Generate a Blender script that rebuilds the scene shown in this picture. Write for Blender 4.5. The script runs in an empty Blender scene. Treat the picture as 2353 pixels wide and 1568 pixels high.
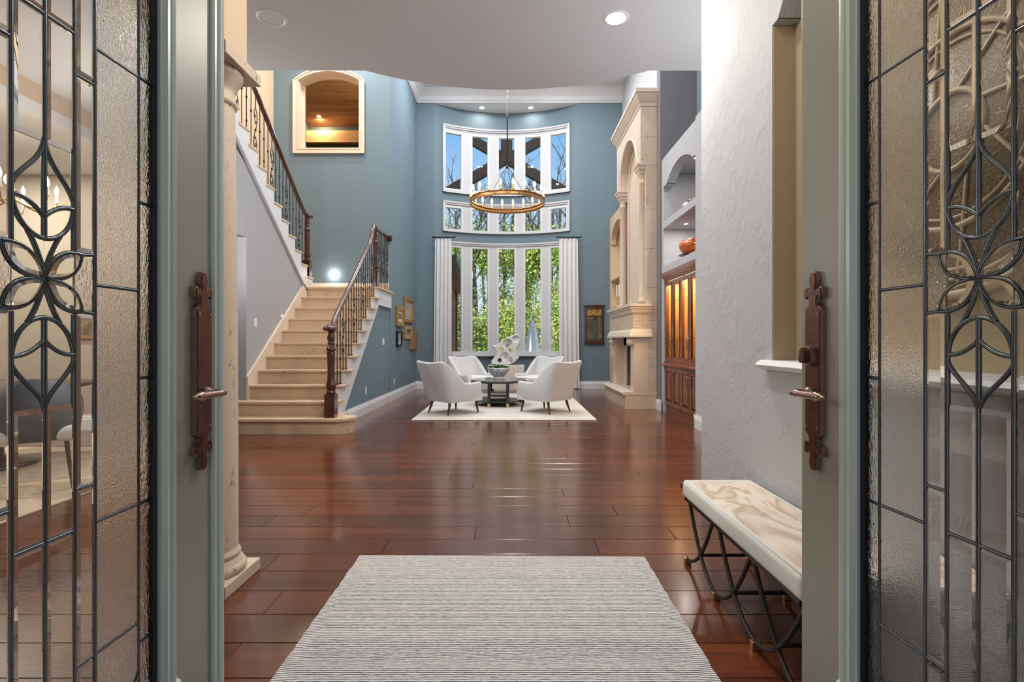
import bpy, bmesh, math, random
from mathutils import Vector, Matrix
random.seed(7)
pi = math.pi
SC = bpy.context.scene
COL = SC.collection
F, H = 1200.0, 1.15            # focal length in pixels of a 2353 px wide frame, camera height

# ------------------------------------------------------------------ camera
cam = bpy.data.cameras.new('camera'); cam.sensor_width = 36.0; cam.lens = 36.0 * F / 2353.0
cam.clip_start = 0.02; cam.clip_end = 400
camo = bpy.data.objects.new('camera', cam); COL.objects.link(camo)
camo.location = (0, 0, H); camo.rotation_euler = (pi / 2, 0, 0)
SC.camera = camo
# ------------------------------------------------------------------ world, sun, exposure
W = bpy.data.worlds.new('sky'); SC.world = W; W.use_nodes = True
nt = W.node_tree; nt.nodes.clear()
tc = nt.nodes.new('ShaderNodeTexCoord'); sep = nt.nodes.new('ShaderNodeSeparateXYZ')
nt.links.new(tc.outputs['Generated'], sep.inputs[0])
rp = nt.nodes.new('ShaderNodeValToRGB'); e = rp.color_ramp.elements
e[0].position = 0.0; e[0].color = (.80, .90, 1.0, 1)
e[1].position = 1.0; e[1].color = (.12, .34, .80, 1)
for p, c in ((.20, (.60, .79, 1.0)), (.36, (.27, .55, .96)), (.55, (.19, .45, .90))):
    q = e.new(p); q.color = (*c, 1)
nt.links.new(sep.outputs['Z'], rp.inputs[0])
bg = nt.nodes.new('ShaderNodeBackground'); bg.inputs['Strength'].default_value = 1.0
nt.links.new(rp.outputs[0], bg.inputs[0])
wo = nt.nodes.new('ShaderNodeOutputWorld'); nt.links.new(bg.outputs[0], wo.inputs[0])
sun = bpy.data.lights.new('sun', 'SUN'); sun.energy = 5.0; sun.angle = .02; sun.color = (1, .95, .86)
suno = bpy.data.objects.new('sun', sun); COL.objects.link(suno)
suno.rotation_euler = (math.radians(38), math.radians(44), 0)
vs = SC.view_settings; vs.view_transform = 'Standard'; vs.look = 'None'; vs.gamma = 1.0
vs.use_curve_mapping = False; vs.exposure = 0.0
cy = SC.cycles
cy.max_bounces = 8; cy.diffuse_bounces = 4; cy.glossy_bounces = 4; cy.transmission_bounces = 8
cy.transparent_max_bounces = 16; cy.caustics_reflective = False; cy.caustics_refractive = False
cy.sample_clamp_indirect = 4.0; cy.blur_glossy = 0.5

# ------------------------------------------------------------------ light helper (lamps in fixtures, some added for fill)
LP = 2.0
def lamp(name, loc, power, size=.14, color=(.98, .985, 1.0), kind='AREA', rot=(0, 0, 0), spread=None, parent=None):
    d = bpy.data.lights.new(name, kind); d.energy = power * LP; d.color = color
    if kind == 'AREA':
        d.shape = 'DISK'; d.size = size
        if spread: d.spread = math.radians(spread)
    else:
        d.shadow_soft_size = size
    o = bpy.data.objects.new(name, d); COL.objects.link(o); o.location = loc; o.rotation_euler = rot
    if parent:
        o.location = Vector(loc) - rloc(parent); o.parent = parent
    return o

# ------------------------------------------------------------------ materials
MATS = {}
def srgb(r, g, b):
    f = lambda c: (c / 255 / 12.92) if c / 255 <= .04045 else ((c / 255 + .055) / 1.055) ** 2.4
    return (f(r), f(g), f(b), 1)
class N:
    """tiny node helper"""
    def __init__(s, m): s.t = m.node_tree; s.n = s.t.nodes; s.l = s.t.links
    def add(s, typ, **kw):
        nd = s.n.new(typ)
        for k, v in kw.items():
            if k.startswith('_'): setattr(nd, k[1:], v)
        for k, v in kw.items():
            if k.startswith('_'): continue
            inp = nd.inputs[int(k[1:])] if k[0] == 'i' and k[1:].isdigit() else nd.inputs[k.replace('_', ' ')]
            if hasattr(v, 'is_output') or isinstance(v, bpy.types.NodeSocket): s.l.new(v, inp)
            else: inp.default_value = v
        return nd
    def coord(s, scale=(1, 1, 1), which='Object', rot=(0, 0, 0)):
        t = s.add('ShaderNodeTexCoord'); m = s.add('ShaderNodeMapping', Vector=t.outputs[which])
        m.inputs['Scale'].default_value = scale; m.inputs['Rotation'].default_value = rot
        return m.outputs[0]
    def ramp(s, fac, stops, interp='LINEAR'):
        r = s.add('ShaderNodeValToRGB', Fac=fac); r.color_ramp.interpolation = interp
        e = r.color_ramp.elements
        while len(e) < len(stops): e.new(.5)
        for el, (p, c) in zip(e, stops):
            el.position = p; el.color = c if len(c) == 4 else (*c, 1)
        return r.outputs[0]
    def mix(s, fac, a, b, blend='MIX'):
        m = s.add('ShaderNodeMix', _data_type='RGBA', _blend_type=blend)
        for inp, v in ((m.inputs[0], fac), (m.inputs[6], a), (m.inputs[7], b)):
            if isinstance(v, bpy.types.NodeSocket): s.l.new(v, inp)
            else: inp.default_value = v
        return m.outputs[2]
    def noise(s, vec, scale, detail=4, rough=.55, dist=0.0):
        return s.add('ShaderNodeTexNoise', Vector=vec, Scale=scale, Detail=detail, Roughness=rough, Distortion=dist).outputs[0]
    def bump(s, h, strength=.3, dist=.01):
        return s.add('ShaderNodeBump', Strength=strength, Distance=dist, Height=h).outputs[0]
def newmat(name):
    m = bpy.data.materials.new(name); m.use_nodes = True; MATS[name] = m
    n = N(m); b = n.n['Principled BSDF']
    return m, n, b
def M(name, col, rough=.5, metal=0.0, var=0.0, vscale=6.0, bump=0.0, bscale=40.0, bdist=.004, spec=.5, coat=0.0, sheen=0.0, emit=None, estr=0.0, stretch=(1, 1, 1)):
    m, n, b = newmat(name)
    col = col if len(col) == 4 else (*col, 1)
    b.inputs['Roughness'].default_value = rough; b.inputs['Metallic'].default_value = metal
    b.inputs['Specular IOR Level'].default_value = spec; b.inputs['Coat Weight'].default_value = coat
    b.inputs['Coat Roughness'].default_value = .08
    b.inputs['Sheen Weight'].default_value = sheen
    v = n.coord(stretch)
    if var:
        f = n.noise(v, vscale)
        n.l.new(n.mix(f, tuple(c * (1 - var) for c in col[:3]) + (1,), tuple(min(1, c * (1 + var)) for c in col[:3]) + (1,)), b.inputs['Base Color'])
    else: b.inputs['Base Color'].default_value = col
    if bump: n.l.new(n.bump(n.noise(v, bscale, 5), bump, bdist), b.inputs['Normal'])
    if emit:
        b.inputs['Emission Color'].default_value = (*emit[:3], 1); b.inputs['Emission Strength'].default_value = estr
    return m
def plaster(name, col, scale=9, strength=.35):
    m, n, b = newmat(name); v = n.coord()
    h1 = n.noise(v, scale, 7, .62, .35); h2 = n.ramp(h1, [(.50, (0, 0, 0)), (.62, (1, 1, 1))])
    h3 = n.noise(v, scale * 6, 3)
    h = n.mix(.25, h2, h3)
    b.inputs['Base Color'].default_value = col; b.inputs['Roughness'].default_value = .75; b.inputs['Specular IOR Level'].default_value = .25
    n.l.new(n.bump(h, strength, .008), b.inputs['Normal'])
    return m
plaster('grey_plaster', srgb(180, 182, 187), 9, .34)
plaster('grey_wall', srgb(168, 168, 172), 5, .15)
plaster('dark_shaded_grey', srgb(122, 122, 126), 6, .2)  # dark grey, deepened to hold the niche's shade; the pier shares it
plaster('ceiling_grey', srgb(200, 203, 206), 20, .18)
plaster('ceiling_white', srgb(232, 232, 232), 20, .1)
plaster('blue_wall', srgb(114, 132, 143), 7, .15)
plaster('beige_wall', srgb(214, 190, 162), 6, .12)
plaster('taupe_wall', srgb(172, 160, 146), 6, .12)
plaster('niche_tan', srgb(172, 154, 128), 8, .2)
M('white_trim', srgb(222, 222, 224), .35, bump=.02, bscale=8)
M('cream_trim', srgb(226, 206, 186), .4, bump=.02, bscale=8)
M('window_trim', srgb(204, 204, 208), .4)
M('door_paint', srgb(132, 131, 121), .38, var=.06, vscale=3, bump=.08, bscale=90, bdist=.001, spec=.6)
M('door_bead', srgb(164, 176, 170), .32, spec=.7)
M('lead', srgb(86, 94, 100), .26, .85, var=.3, vscale=60, bump=.2, bscale=120, bdist=.001)
M('seal', srgb(34, 44, 50), .5)
M('bronze', srgb(96, 68, 58), .34, .85, var=.55, vscale=28, bump=.25, bscale=60, bdist=.002)
M('bronze_light', srgb(150, 122, 116), .3, .85, var=.3, vscale=30, bump=.2, bscale=60, bdist=.002)
M('iron', srgb(52, 48, 46), .45, .7, var=.3, vscale=30, bump=.2, bscale=90, bdist=.001)
M('black_metal', srgb(30, 30, 32), .4, .6)
M('brass', srgb(206, 176, 120), .28, .9, var=.1, vscale=20)
M('gold_ring', srgb(176, 132, 86), .38, .75, var=.15, vscale=10)
M('steel', srgb(150, 150, 152), .3, .9)
M('upholstery', srgb(200, 201, 203), .9, var=.04, vscale=60, bump=.35, bscale=420, bdist=.0012, spec=.2, sheen=.2)
M('seat_white', srgb(220, 219, 218), .9, bump=.3, bscale=420, bdist=.0012, spec=.2, sheen=.2)
M('bench_side', srgb(206, 204, 200), .85, var=.05, vscale=50, bump=.3, bscale=300, bdist=.001, sheen=.2)
M('walnut', srgb(64, 38, 28), .35, var=.35, vscale=14, stretch=(6, 6, 1), coat=.3)
M('table_black', srgb(40, 40, 42), .32, var=.2, vscale=10)
M('table_top', srgb(120, 120, 118), .14, var=.08, vscale=8, coat=.4)
M('curtain', srgb(226, 226, 227), .85, var=.03, vscale=30, bump=.2, bscale=300, bdist=.001, spec=.2)
M('plate_white', srgb(232, 232, 232), .4)
M('sculpture_white', srgb(222, 221, 220), .55, bump=.1, bscale=40)
M('pedestal_white', srgb(226, 216, 204), .5)
M('candle', srgb(244, 238, 224), .5)
M('leaf_green', srgb(58, 96, 48), .5, var=.4, vscale=30)
M('timber', srgb(48, 31, 22), .7, var=.35, vscale=8, bump=.3, bscale=30)
M('siding', srgb(110, 62, 50), .7, var=.3, vscale=10, bump=.3, bscale=30)
M('gutter', srgb(96, 100, 100), .5)
M('umbrella_fabric', srgb(240, 236, 232), .8, var=.05)
M('bark', srgb(96, 88, 76), .9, var=.4, vscale=8, bump=.5, bscale=20, bdist=.03)
M('leaf_a', srgb(184, 196, 92), .6, var=.45, vscale=1.2, spec=.2)
M('leaf_b', srgb(148, 168, 86), .6, var=.45, vscale=1.2, spec=.2)
M('leaf_c', srgb(204, 206, 138), .6, var=.4, vscale=1.2, spec=.2)
M('grass', srgb(150, 170, 92), .9, var=.5, vscale=2)
M('pond_pale', srgb(214, 226, 218), .25, var=.1, vscale=.6)
M('bulb', (1, .9, .72), .3, emit=(1, .80, .52), estr=45)
M('can_glow', (1, 1, 1), .3, emit=(1, .95, .88), estr=14)
M('warm_glow', (1, .9, .7), .3, emit=(1, .78, .45), estr=9)
M('grille', srgb(206, 206, 208), .7)
M('chair_shell_dark', srgb(88, 90, 94), .5)
M('firebox_black', srgb(24, 23, 22), .8, bump=.4, bscale=30)
M('loft_green', srgb(66, 72, 62), .8, var=.2)
M('mirror_glass', srgb(170, 180, 172), .06, .92, var=.1, vscale=6)
M('mahogany_dark', srgb(72, 34, 28), .3, var=.25, vscale=12, stretch=(5, 5, 1), coat=.4)
M('book_white', srgb(222, 220, 214), .6)
M('book_black', srgb(36, 36, 38), .5)
M('tan_rug', srgb(196, 176, 150), .9, var=.12, vscale=20, bump=.4, bscale=200)
M('orange_bowl', srgb(196, 98, 30), .22, var=.5, vscale=9, coat=.6)
M('bowl_inside', srgb(58, 40, 24), .5, var=.5, vscale=30)
M('pewter', srgb(150, 148, 146), .32, .7, var=.2, vscale=14)
def wood(name, dark, light, scale=2.2, axis='X', rough=.28, coat=.35, ring=7, island=True, bump=.12, crough=.12):
    m, n, b = newmat(name)
    st = {'X': (.35, 5, 5), 'Y': (5, .35, 5), 'Z': (5, 5, .35)}[axis]
    v = n.coord(st)
    oi = n.add('ShaderNodeObjectInfo').outputs['Random']; gi = n.add('ShaderNodeNewGeometry').outputs['Random Per Island']
    rnd = n.add('ShaderNodeMath', _operation='FRACT', i0=n.add('ShaderNodeMath', _operation='ADD', i0=oi, i1=gi).outputs[0]).outputs[0]
    sh = n.add('ShaderNodeVectorMath', _operation='ADD', i0=v, i1=n.add('ShaderNodeCombineXYZ', X=n.add('ShaderNodeMath', _operation='MULTIPLY', i0=rnd, i1=37.0).outputs[0]).outputs[0]).outputs[0]
    g = n.noise(sh, scale, 7, .62, .6)
    fine = n.noise(sh, scale * 7, 4, .6)
    f = n.mix(.35, g, fine)
    c = n.ramp(f, [(.28, dark), (.52, tuple((a + d) / 2 for a, d in zip(dark, light))), (.74, light)])
    if island:
        br = n.add('ShaderNodeMapRange', Value=rnd); br.inputs[3].default_value = .72; br.inputs[4].default_value = 1.25
        c = n.mix(1.0, c, n.add('ShaderNodeCombineColor', Red=br.outputs[0], Green=br.outputs[0], Blue=br.outputs[0]).outputs[0], 'MULTIPLY')
    n.l.new(c, b.inputs['Base Color'])
    b.inputs['Roughness'].default_value = rough; b.inputs['Coat Weight'].default_value = coat; b.inputs['Coat Roughness'].default_value = crough
    n.l.new(n.bump(f, bump, .004), b.inputs['Normal'])
    return m
wood('floor_wood', srgb(50, 21, 10)[:3], srgb(118, 60, 32)[:3], 2.0, 'X', .20, .35, bump=.07, crough=.14)
wood('cherry', srgb(78, 34, 16)[:3], srgb(142, 72, 38)[:3], 3.0, 'Z', .3, .4)
wood('rail_wood', srgb(38, 13, 8)[:3], srgb(92, 38, 20)[:3], 3.0, 'Y', .2, .7, island=False)
wood('loft_wood', srgb(150, 96, 56)[:3], srgb(212, 156, 104)[:3], 2.0, 'X', .3, .3)
wood('maple', srgb(170, 110, 58)[:3], srgb(214, 158, 96)[:3], 2.0, 'Z', .4, .2)
wood('siding_wood', srgb(96, 58, 48)[:3], srgb(150, 98, 80)[:3], 2.0, 'Y', .7, 0)
def travertine(name, col, pit, vert=True, pits=.62):
    m, n, b = newmat(name)
    v = n.coord((1, 1, .35) if vert else (.5, .5, 1))
    f = n.noise(v, 5, 6, .6, .5)
    base = n.mix(f, tuple(c * .82 for c in col[:3]) + (1,), tuple(min(1, c * 1.1) for c in col[:3]) + (1,))
    p = n.noise(n.coord((1, 1, .4) if vert else (.6, .6, 1.6)), 46, 3, .6)
    big = n.noise(v, 3.0, 2)
    pm = n.ramp(p, [(pits, (0, 0, 0)), (pits + .05, (1, 1, 1))])
    bm_ = n.ramp(big, [(.40, (0, 0, 0)), (.62, (1, 1, 1))])
    pp = n.mix(1.0, pm, bm_, 'MULTIPLY')
    n.l.new(n.mix(pp, base, pit), b.inputs['Base Color'])
    b.inputs['Roughness'].default_value = .55
    n.l.new(n.bump(n.mix(.5, n.ramp(pp, [(0, (1, 1, 1)), (1, (0, 0, 0))]), f), .35, .006), b.inputs['Normal'])
    return m
travertine('travertine', srgb(208, 188, 168), srgb(120, 98, 78), True, .61)
travertine('travertine_step', srgb(210, 182, 150), srgb(122, 98, 76), False, .60)
travertine('limestone', srgb(212, 194, 178), srgb(160, 138, 114), True, .64)
def carved():
    m, n, b = newmat('carved_stone'); v = n.coord()
    vo = n.add('ShaderNodeTexVoronoi', Vector=n.coord((1, 1, 1)), Scale=26.0, _feature='SMOOTH_F1').outputs[0]
    ns = n.noise(v, 22, 3, .5, 2.0); h = n.mix(.5, vo, ns)
    n.l.new(n.mix(n.noise(v, 7), srgb(192, 172, 152), srgb(218, 200, 182)), b.inputs['Base Color'])
    b.inputs['Roughness'].default_value = .6
    n.l.new(n.bump(h, 1.0, .03), b.inputs['Normal'])
carved()
def rugmat():
    m, n, b = newmat('ribbed_rug'); v = n.coord((1, 1, 1))
    wob = n.noise(n.coord((3, 12, 1)), 5, 3)
    sp = n.add('ShaderNodeSeparateXYZ', Vector=v)
    yy = n.add('ShaderNodeMath', _operation='ADD', i0=n.add('ShaderNodeMath', _operation='MULTIPLY', i0=sp.outputs[1], i1=1.0 / .0118).outputs[0],
               i1=n.add('ShaderNodeMath', _operation='MULTIPLY', i0=wob, i1=.7).outputs[0]).outputs[0]
    tri = n.add('ShaderNodeMath', _operation='PINGPONG', i0=yy, i1=.5).outputs[0]     # 0..0.5
    br = n.noise(n.coord((14, 70, 1)), 3, 4, .6)
    thr = n.add('ShaderNodeMath', _operation='MULTIPLY_ADD', i0=br, i1=.55, i2=-.155).outputs[0]
    d = n.add('ShaderNodeMath', _operation='SUBTRACT', i0=tri, i1=thr).outputs[0]
    mask = n.ramp(d, [(.0, (1, 1, 1)), (.07, (0, 0, 0))])
    fl = n.noise(v, 260, 3)
    light = n.mix(fl, srgb(200, 197, 194), srgb(234, 230, 226))
    n.l.new(n.mix(mask, light, srgb(98, 102, 110)), b.inputs['Base Color'])
    b.inputs['Roughness'].default_value = .95; b.inputs['Specular IOR Level'].default_value = .1
    hh = n.mix(.35, n.ramp(tri, [(0, (0, 0, 0)), (.3, (1, 1, 1))]), fl)
    n.l.new(n.bump(hh, .9, .006), b.inputs['Normal'])
rugmat()
M('ivory_rug', srgb(206, 201, 196), .95, var=.06, vscale=30, bump=.6, bscale=260, bdist=.004, spec=.1)
def hide():
    m, n, b = newmat('painted_hide'); v = n.coord((2.2, .8, 1))
    f = n.noise(v, 1.9, 4, .5, .7)
    c = n.ramp(f, [(.30, srgb(224, 216, 206)), (.42, srgb(204, 190, 174)), (.47, srgb(178, 156, 132)), (.51, srgb(216, 204, 190)), (.60, srgb(196, 178, 158)), (.66, srgb(222, 212, 200)), (.75, srgb(184, 162, 140))])
    n.l.new(c, b.inputs['Base Color']); b.inputs['Roughness'].default_value = .6
    n.l.new(n.bump(n.noise(n.coord(), 160, 4), .3, .002), b.inputs['Normal'])
hide()
def porcelain():
    m, n, b = newmat('porcelain'); v = n.coord((1, 1, 1))
    f = n.noise(v, 34, 2, .5, 3.0); c = n.ramp(f, [(.46, srgb(28, 34, 58)), (.50, srgb(222, 224, 228))])
    n.l.new(c, b.inputs['Base Color']); b.inputs['Roughness'].default_value = .15; b.inputs['Coat Weight'].default_value = .6
porcelain()
M('porcelain_white', srgb(214, 216, 220), .2)
def painting(name, stops, scale=3, rot=0.0, stretch=(1, 1, 1)):
    m, n, b = newmat(name); f = n.noise(n.coord(stretch), scale, 5, .6, .8)
    n.l.new(n.ramp(f, stops), b.inputs['Base Color']); b.inputs['Roughness'].default_value = .45
painting('canvas_ships', [(.3, srgb(90, 86, 80)), (.45, srgb(150, 140, 126)), (.55, srgb(196, 186, 176)), (.7, srgb(160, 150, 146))], 9, stretch=(1, 1, .5))
painting('canvas_dark', [(.3, srgb(40, 36, 30)), (.5, srgb(110, 92, 66)), (.65, srgb(150, 140, 120))], 12)
painting('canvas_blue', [(.3, srgb(70, 84, 92)), (.5, srgb(150, 160, 160)), (.65, srgb(206, 198, 180))], 10)
painting('canvas_red', [(.3, srgb(70, 40, 28)), (.5, srgb(140, 96, 60)), (.65, srgb(180, 150, 100))], 16)
painting('gilt_landscape', [(.3, srgb(40, 34, 20)), (.45, srgb(120, 92, 30)), (.58, srgb(206, 166, 70)), (.7, srgb(150, 146, 130))], 22, stretch=(1, 1, 1.6))
M('gilt', srgb(188, 142, 72), .35, .6, var=.35, vscale=30, bump=.3, bscale=70, bdist=.003)
M('gilt_pale', srgb(206, 172, 116), .4, .5, var=.25, vscale=30, bump=.3, bscale=70, bdist=.003)
M('oak_frame', srgb(150, 108, 64), .5, var=.4, vscale=14, stretch=(8, 8, 1))
M('paper_mat', srgb(226, 220, 208), .8)
def medal():
    m, n, b = newmat('carved_panel'); v = n.coord()
    vo = n.add('ShaderNodeTexVoronoi', Vector=v, Scale=70.0, _feature='DISTANCE_TO_EDGE').outputs[0]
    f = n.ramp(vo, [(.03, (1, 1, 1)), (.10, (0, 0, 0))])
    n.l.new(n.mix(f, srgb(112, 96, 72), srgb(176, 156, 122)), b.inputs['Base Color']); b.inputs['Roughness'].default_value = .45
    n.l.new(n.bump(f, .8, .01), b.inputs['Normal'])
medal()
M('medallion_trim', srgb(176, 158, 128), .45)
# glass: a thin sheet that lets light straight through and mirrors by Fresnel
def sheet_glass(name, tint=(.96, .98, .97), refl=1.0, ior=1.45):
    m, n, b = newmat(name); n.n.remove(b)
    tr = n.add('ShaderNodeBsdfTransparent', Color=(*tint, 1)); gl = n.add('ShaderNodeBsdfGlossy', Roughness=.0)
    fr = n.add('ShaderNodeFresnel', IOR=ior)
    bf = n.add('ShaderNodeNewGeometry').outputs['Backfacing']      # the far face of the sheet adds no second mirror
    fb = n.add('ShaderNodeMath', _operation='MULTIPLY_ADD', i0=bf, i1=-refl, i2=refl)
    k = n.add('ShaderNodeMath', _operation='MULTIPLY', i0=fr.outputs[0], i1=fb.outputs[0])
    mx = n.add('ShaderNodeMixShader', i0=k.outputs[0], i1=tr.outputs[0], i2=gl.outputs[0])
    n.l.new(mx.outputs[0], n.n['Material Output'].inputs[0])
sheet_glass('window_glass', refl=.5)
sheet_glass('clear_glass', (.95, .97, .95))
def rippled(name, scale, strength, rough=.03, tint=(.95, .96, .94), stretch=(1, 1, 1)):
    m, n, b = newmat(name)
    b.inputs['Base Color'].default_value = (*tint, 1); b.inputs['Transmission Weight'].default_value = 1.0
    b.inputs['Roughness'].default_value = rough; b.inputs['IOR'].default_value = 1.42
    h = n.noise(n.coord(stretch), scale, 2, .5, .8)
    n.l.new(n.bump(h, strength, .004), b.inputs['Normal'])
rippled('hammered_glass', 210, .30)
rippled('streaky_glass', 120, .45, stretch=(1, 1, .6))
def bevelglass():
    m, n, b = newmat('bevel_glass'); b.inputs['Base Color'].default_value = (.97, .96, .93, 1)
    b.inputs['Transmission Weight'].default_value = 1.0; b.inputs['Roughness'].default_value = 0.0; b.inputs['IOR'].default_value = 1.45
bevelglass()

# ------------------------------------------------------------------ geometry helpers
def rloc(o):
    v = Vector((0, 0, 0))
    while o: v = v + o.location; o = o.parent
    return v
class MB:
    """collects shapes, then becomes ONE mesh object"""
    def __init__(s): s.v = []; s.f = []; s.sm = []
    def add(s, vs, fs, smooth=False):
        k = len(s.v); s.v += [tuple(v) for v in vs]; s.f += [tuple(i + k for i in f) for f in fs]; s.sm += [smooth] * len(fs); return s
    def box(s, x0, x1, y0, y1, z0, z1, b=0.0):
        if x1 < x0: x0, x1 = x1, x0
        if y1 < y0: y0, y1 = y1, y0
        if z1 < z0: z0, z1 = z1, z0
        if not b:
            vs = [(x, y, z) for z in (z0, z1) for y in (y0, y1) for x in (x0, x1)]
            return s.add(vs, [(0, 2, 3, 1), (4, 5, 7, 6), (0, 1, 5, 4), (2, 6, 7, 3), (0, 4, 6, 2), (1, 3, 7, 5)])
        bm = bmesh.new(); bmesh.ops.create_cube(bm, size=1)
        for v in bm.verts: v.co = Vector((x0 + (v.co.x + .5) * (x1 - x0), y0 + (v.co.y + .5) * (y1 - y0), z0 + (v.co.z + .5) * (z1 - z0)))
        bmesh.ops.bevel(bm, geom=bm.edges[:], offset=b, segments=2, affect='EDGES', profile=.6)
        return s.bm(bm)
    def bm(s, bm, smooth=False):
        bm.verts.index_update()
        s.add([v.co[:] for v in bm.verts], [[v.index for v in f.verts] for f in bm.faces], smooth); bm.free(); return s
    def prism(s, poly, a, b, axis='Y', smooth=False):
        """polygon in the plane across axis, extruded from a to b. axis Y: poly is (x,z); X: (y,z); Z: (x,y)"""
        mk = {'Y': lambda p, t: (p[0], t, p[1]), 'X': lambda p, t: (t, p[0], p[1]), 'Z': lambda p, t: (p[0], p[1], t)}[axis]
        n = len(poly); vs = [mk(p, a) for p in poly] + [mk(p, b) for p in poly]
        s.add(vs, [tuple(range(n)), tuple(range(2 * n - 1, n - 1, -1))])
        return s.add(vs, [(i, i + n, (i + 1) % n + n, (i + 1) % n) for i in range(n)], smooth)
    def lathe(s, prof, c=(0, 0, 0), n=20, smooth=True, axis='Z', a0=0.0, a1=2 * pi, cap=True):
        full = abs(a1 - a0 - 2 * pi) < 1e-6; m = n if full else n + 1; vs = []
        for r, z in prof:
            for i in range(m):
                a = a0 + (a1 - a0) * i / n; p = (r * math.cos(a), r * math.sin(a), z)
                if axis == 'X': p = (p[2], p[0], p[1])
                if axis == 'Y': p = (p[0], p[2], p[1])
                vs.append((p[0] + c[0], p[1] + c[1], p[2] + c[2]))
        fs = []
        for j in range(len(prof) - 1):
            for i in range(n):
                i2 = (i + 1) % m
                fs.append((j * m + i, j * m + i2, (j + 1) * m + i2, (j + 1) * m + i))
        s.add(vs, fs, smooth)
        if full and cap:
            if prof[0][0] > 1e-5: s.add(vs[:m], [tuple(range(m - 1, -1, -1))])
            if prof[-1][0] > 1e-5: s.add(vs[-m:], [tuple(range(m))])
        return s
    def tube(s, pts, r, n=8, smooth=True, closed=False, flat=None):
        pts = [Vector(p) for p in pts]; L = len(pts); vs = []
        up = None
        for i, p in enumerate(pts):
            if closed: d = pts[(i + 1) % L] - pts[i - 1]
            else: d = pts[min(i + 1, L - 1)] - pts[max(i - 1, 0)]
            if d.length < 1e-9: d = Vector((0, 0, 1))
            d.normalize()
            if up is None: up = Vector((0, 0, 1)) if abs(d.z) < .9 else Vector((1, 0, 0))
            a = d.cross(up)
            if a.length < 1e-6: a = d.orthogonal()
            a.normalize(); b = a.cross(d).normalized(); up = b
            rr = r[i] if isinstance(r, (list, tuple)) else r
            for k in range(n):
                t = 2 * pi * (k + .5) / n
                vs.append(p + a * (math.cos(t) * rr) + b * (math.sin(t) * rr * (flat or 1)))
        fs = []
        for i in range(L if closed else L - 1):
            j = (i + 1) % L
            for k in range(n):
                k2 = (k + 1) % n
                fs.append((i * n + k, i * n + k2, j * n + k2, j * n + k))
        s.add(vs, fs, smooth)
        if not closed:
            s.add(vs[:n], [tuple(range(n - 1, -1, -1))]); s.add(vs[-n:], [tuple(range(n))])
        return s
    def arcbox(s, f0, f1, r0, r1, z0, z1, C, n=6, smooth=False):
        """box bent round the vertical axis through C=(x,y); angle from +Y towards +X"""
        vs = []
        for i in range(n + 1):
            a = f0 + (f1 - f0) * i / n; sn, cs = math.sin(a), math.cos(a)
            vs += [(C[0] + r * sn, C[1] + r * cs, z) for r, z in ((r0, z0), (r1, z0), (r1, z1), (r0, z1))]
        fs = [(0, 1, 2, 3), tuple(n * 4 + k for k in (3, 2, 1, 0))]
        for i in range(n):
            for k in range(4):
                k2 = (k + 1) % 4
                fs.append((i * 4 + k, (i + 1) * 4 + k, (i + 1) * 4 + k2, i * 4 + k2))
        return s.add(vs, fs, smooth)
    def sphere(s, c, r, nu=12, nv=8, sc=(1, 1, 1)):
        return s.add(*_sph(c, r, nu, nv, sc), True)
    def xf(s, fn):
        s.v = [tuple(fn(*v)) for v in s.v]; return s
    def mesh(s, name, mat):
        me = bpy.data.meshes.new(name); me.from_pydata(s.v, [], s.f); me.validate(clean_customdata=False)
        if len(me.polygons) == len(s.sm): me.polygons.foreach_set('use_smooth', s.sm)
        bm = bmesh.new(); bm.from_mesh(me); bmesh.ops.recalc_face_normals(bm, faces=bm.faces); bm.to_mesh(me); bm.free()
        if mat: me.materials.append(MATS[mat])
        return me
    def build(s, name, mat, parent=None, local=False):
        if parent and not local:
            d = rloc(parent); s.v = [(v[0] - d.x, v[1] - d.y, v[2] - d.z) for v in s.v]
        o = bpy.data.objects.new(name, s.mesh(name, mat)); COL.objects.link(o)
        if parent: o.parent = parent
        return o
def _sph(c, r, nu, nv, sc):
    vs = [(c[0], c[1], c[2] + r * sc[2])]
    for j in range(1, nv):
        t = pi * j / nv
        vs += [(c[0] + r * sc[0] * math.sin(t) * math.cos(2 * pi * i / nu), c[1] + r * sc[1] * math.sin(t) * math.sin(2 * pi * i / nu), c[2] + r * sc[2] * math.cos(t)) for i in range(nu)]
    vs.append((c[0], c[1], c[2] - r * sc[2])); fs = []
    for i in range(nu): fs.append((0, 1 + i, 1 + (i + 1) % nu))
    for j in range(nv - 2):
        for i in range(nu):
            a = 1 + j * nu; b = a + nu; fs.append((a + i, b + i, b + (i + 1) % nu, a + (i + 1) % nu))
    a = 1 + (nv - 2) * nu; l = len(vs) - 1
    for i in range(nu): fs.append((l, a + (i + 1) % nu, a + i))
    return vs, fs
def thing(name, label, cat, loc=(0, 0, 0), rz=0.0, group=None):
    o = bpy.data.objects.new(name, None); COL.objects.link(o); o.empty_display_size = .1
    o.location = loc; o.rotation_euler = (0, 0, rz); tag(o, label, cat, group); return o
def tag(o, label=None, cat=None, group=None, kind=None):
    if label: o['label'] = label
    if cat: o['category'] = cat
    if group: o['group'] = group
    if kind: o['kind'] = kind
    return o
def struct(name, mb, mat, label=None, cat=None):
    o = mb.build(name, mat); o['kind'] = 'structure'; tag(o, label, cat); return o
def copy_part(o, parent, loc=None):
    c = o.copy(); COL.objects.link(c); c.parent = parent
    if loc is not None: c.location = loc
    return c
def copy_tree(o, parent=None):
    c = o.copy(); COL.objects.link(c); c.parent = parent
    for ch in list(o.children): copy_tree(ch, c)
    return c
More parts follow.
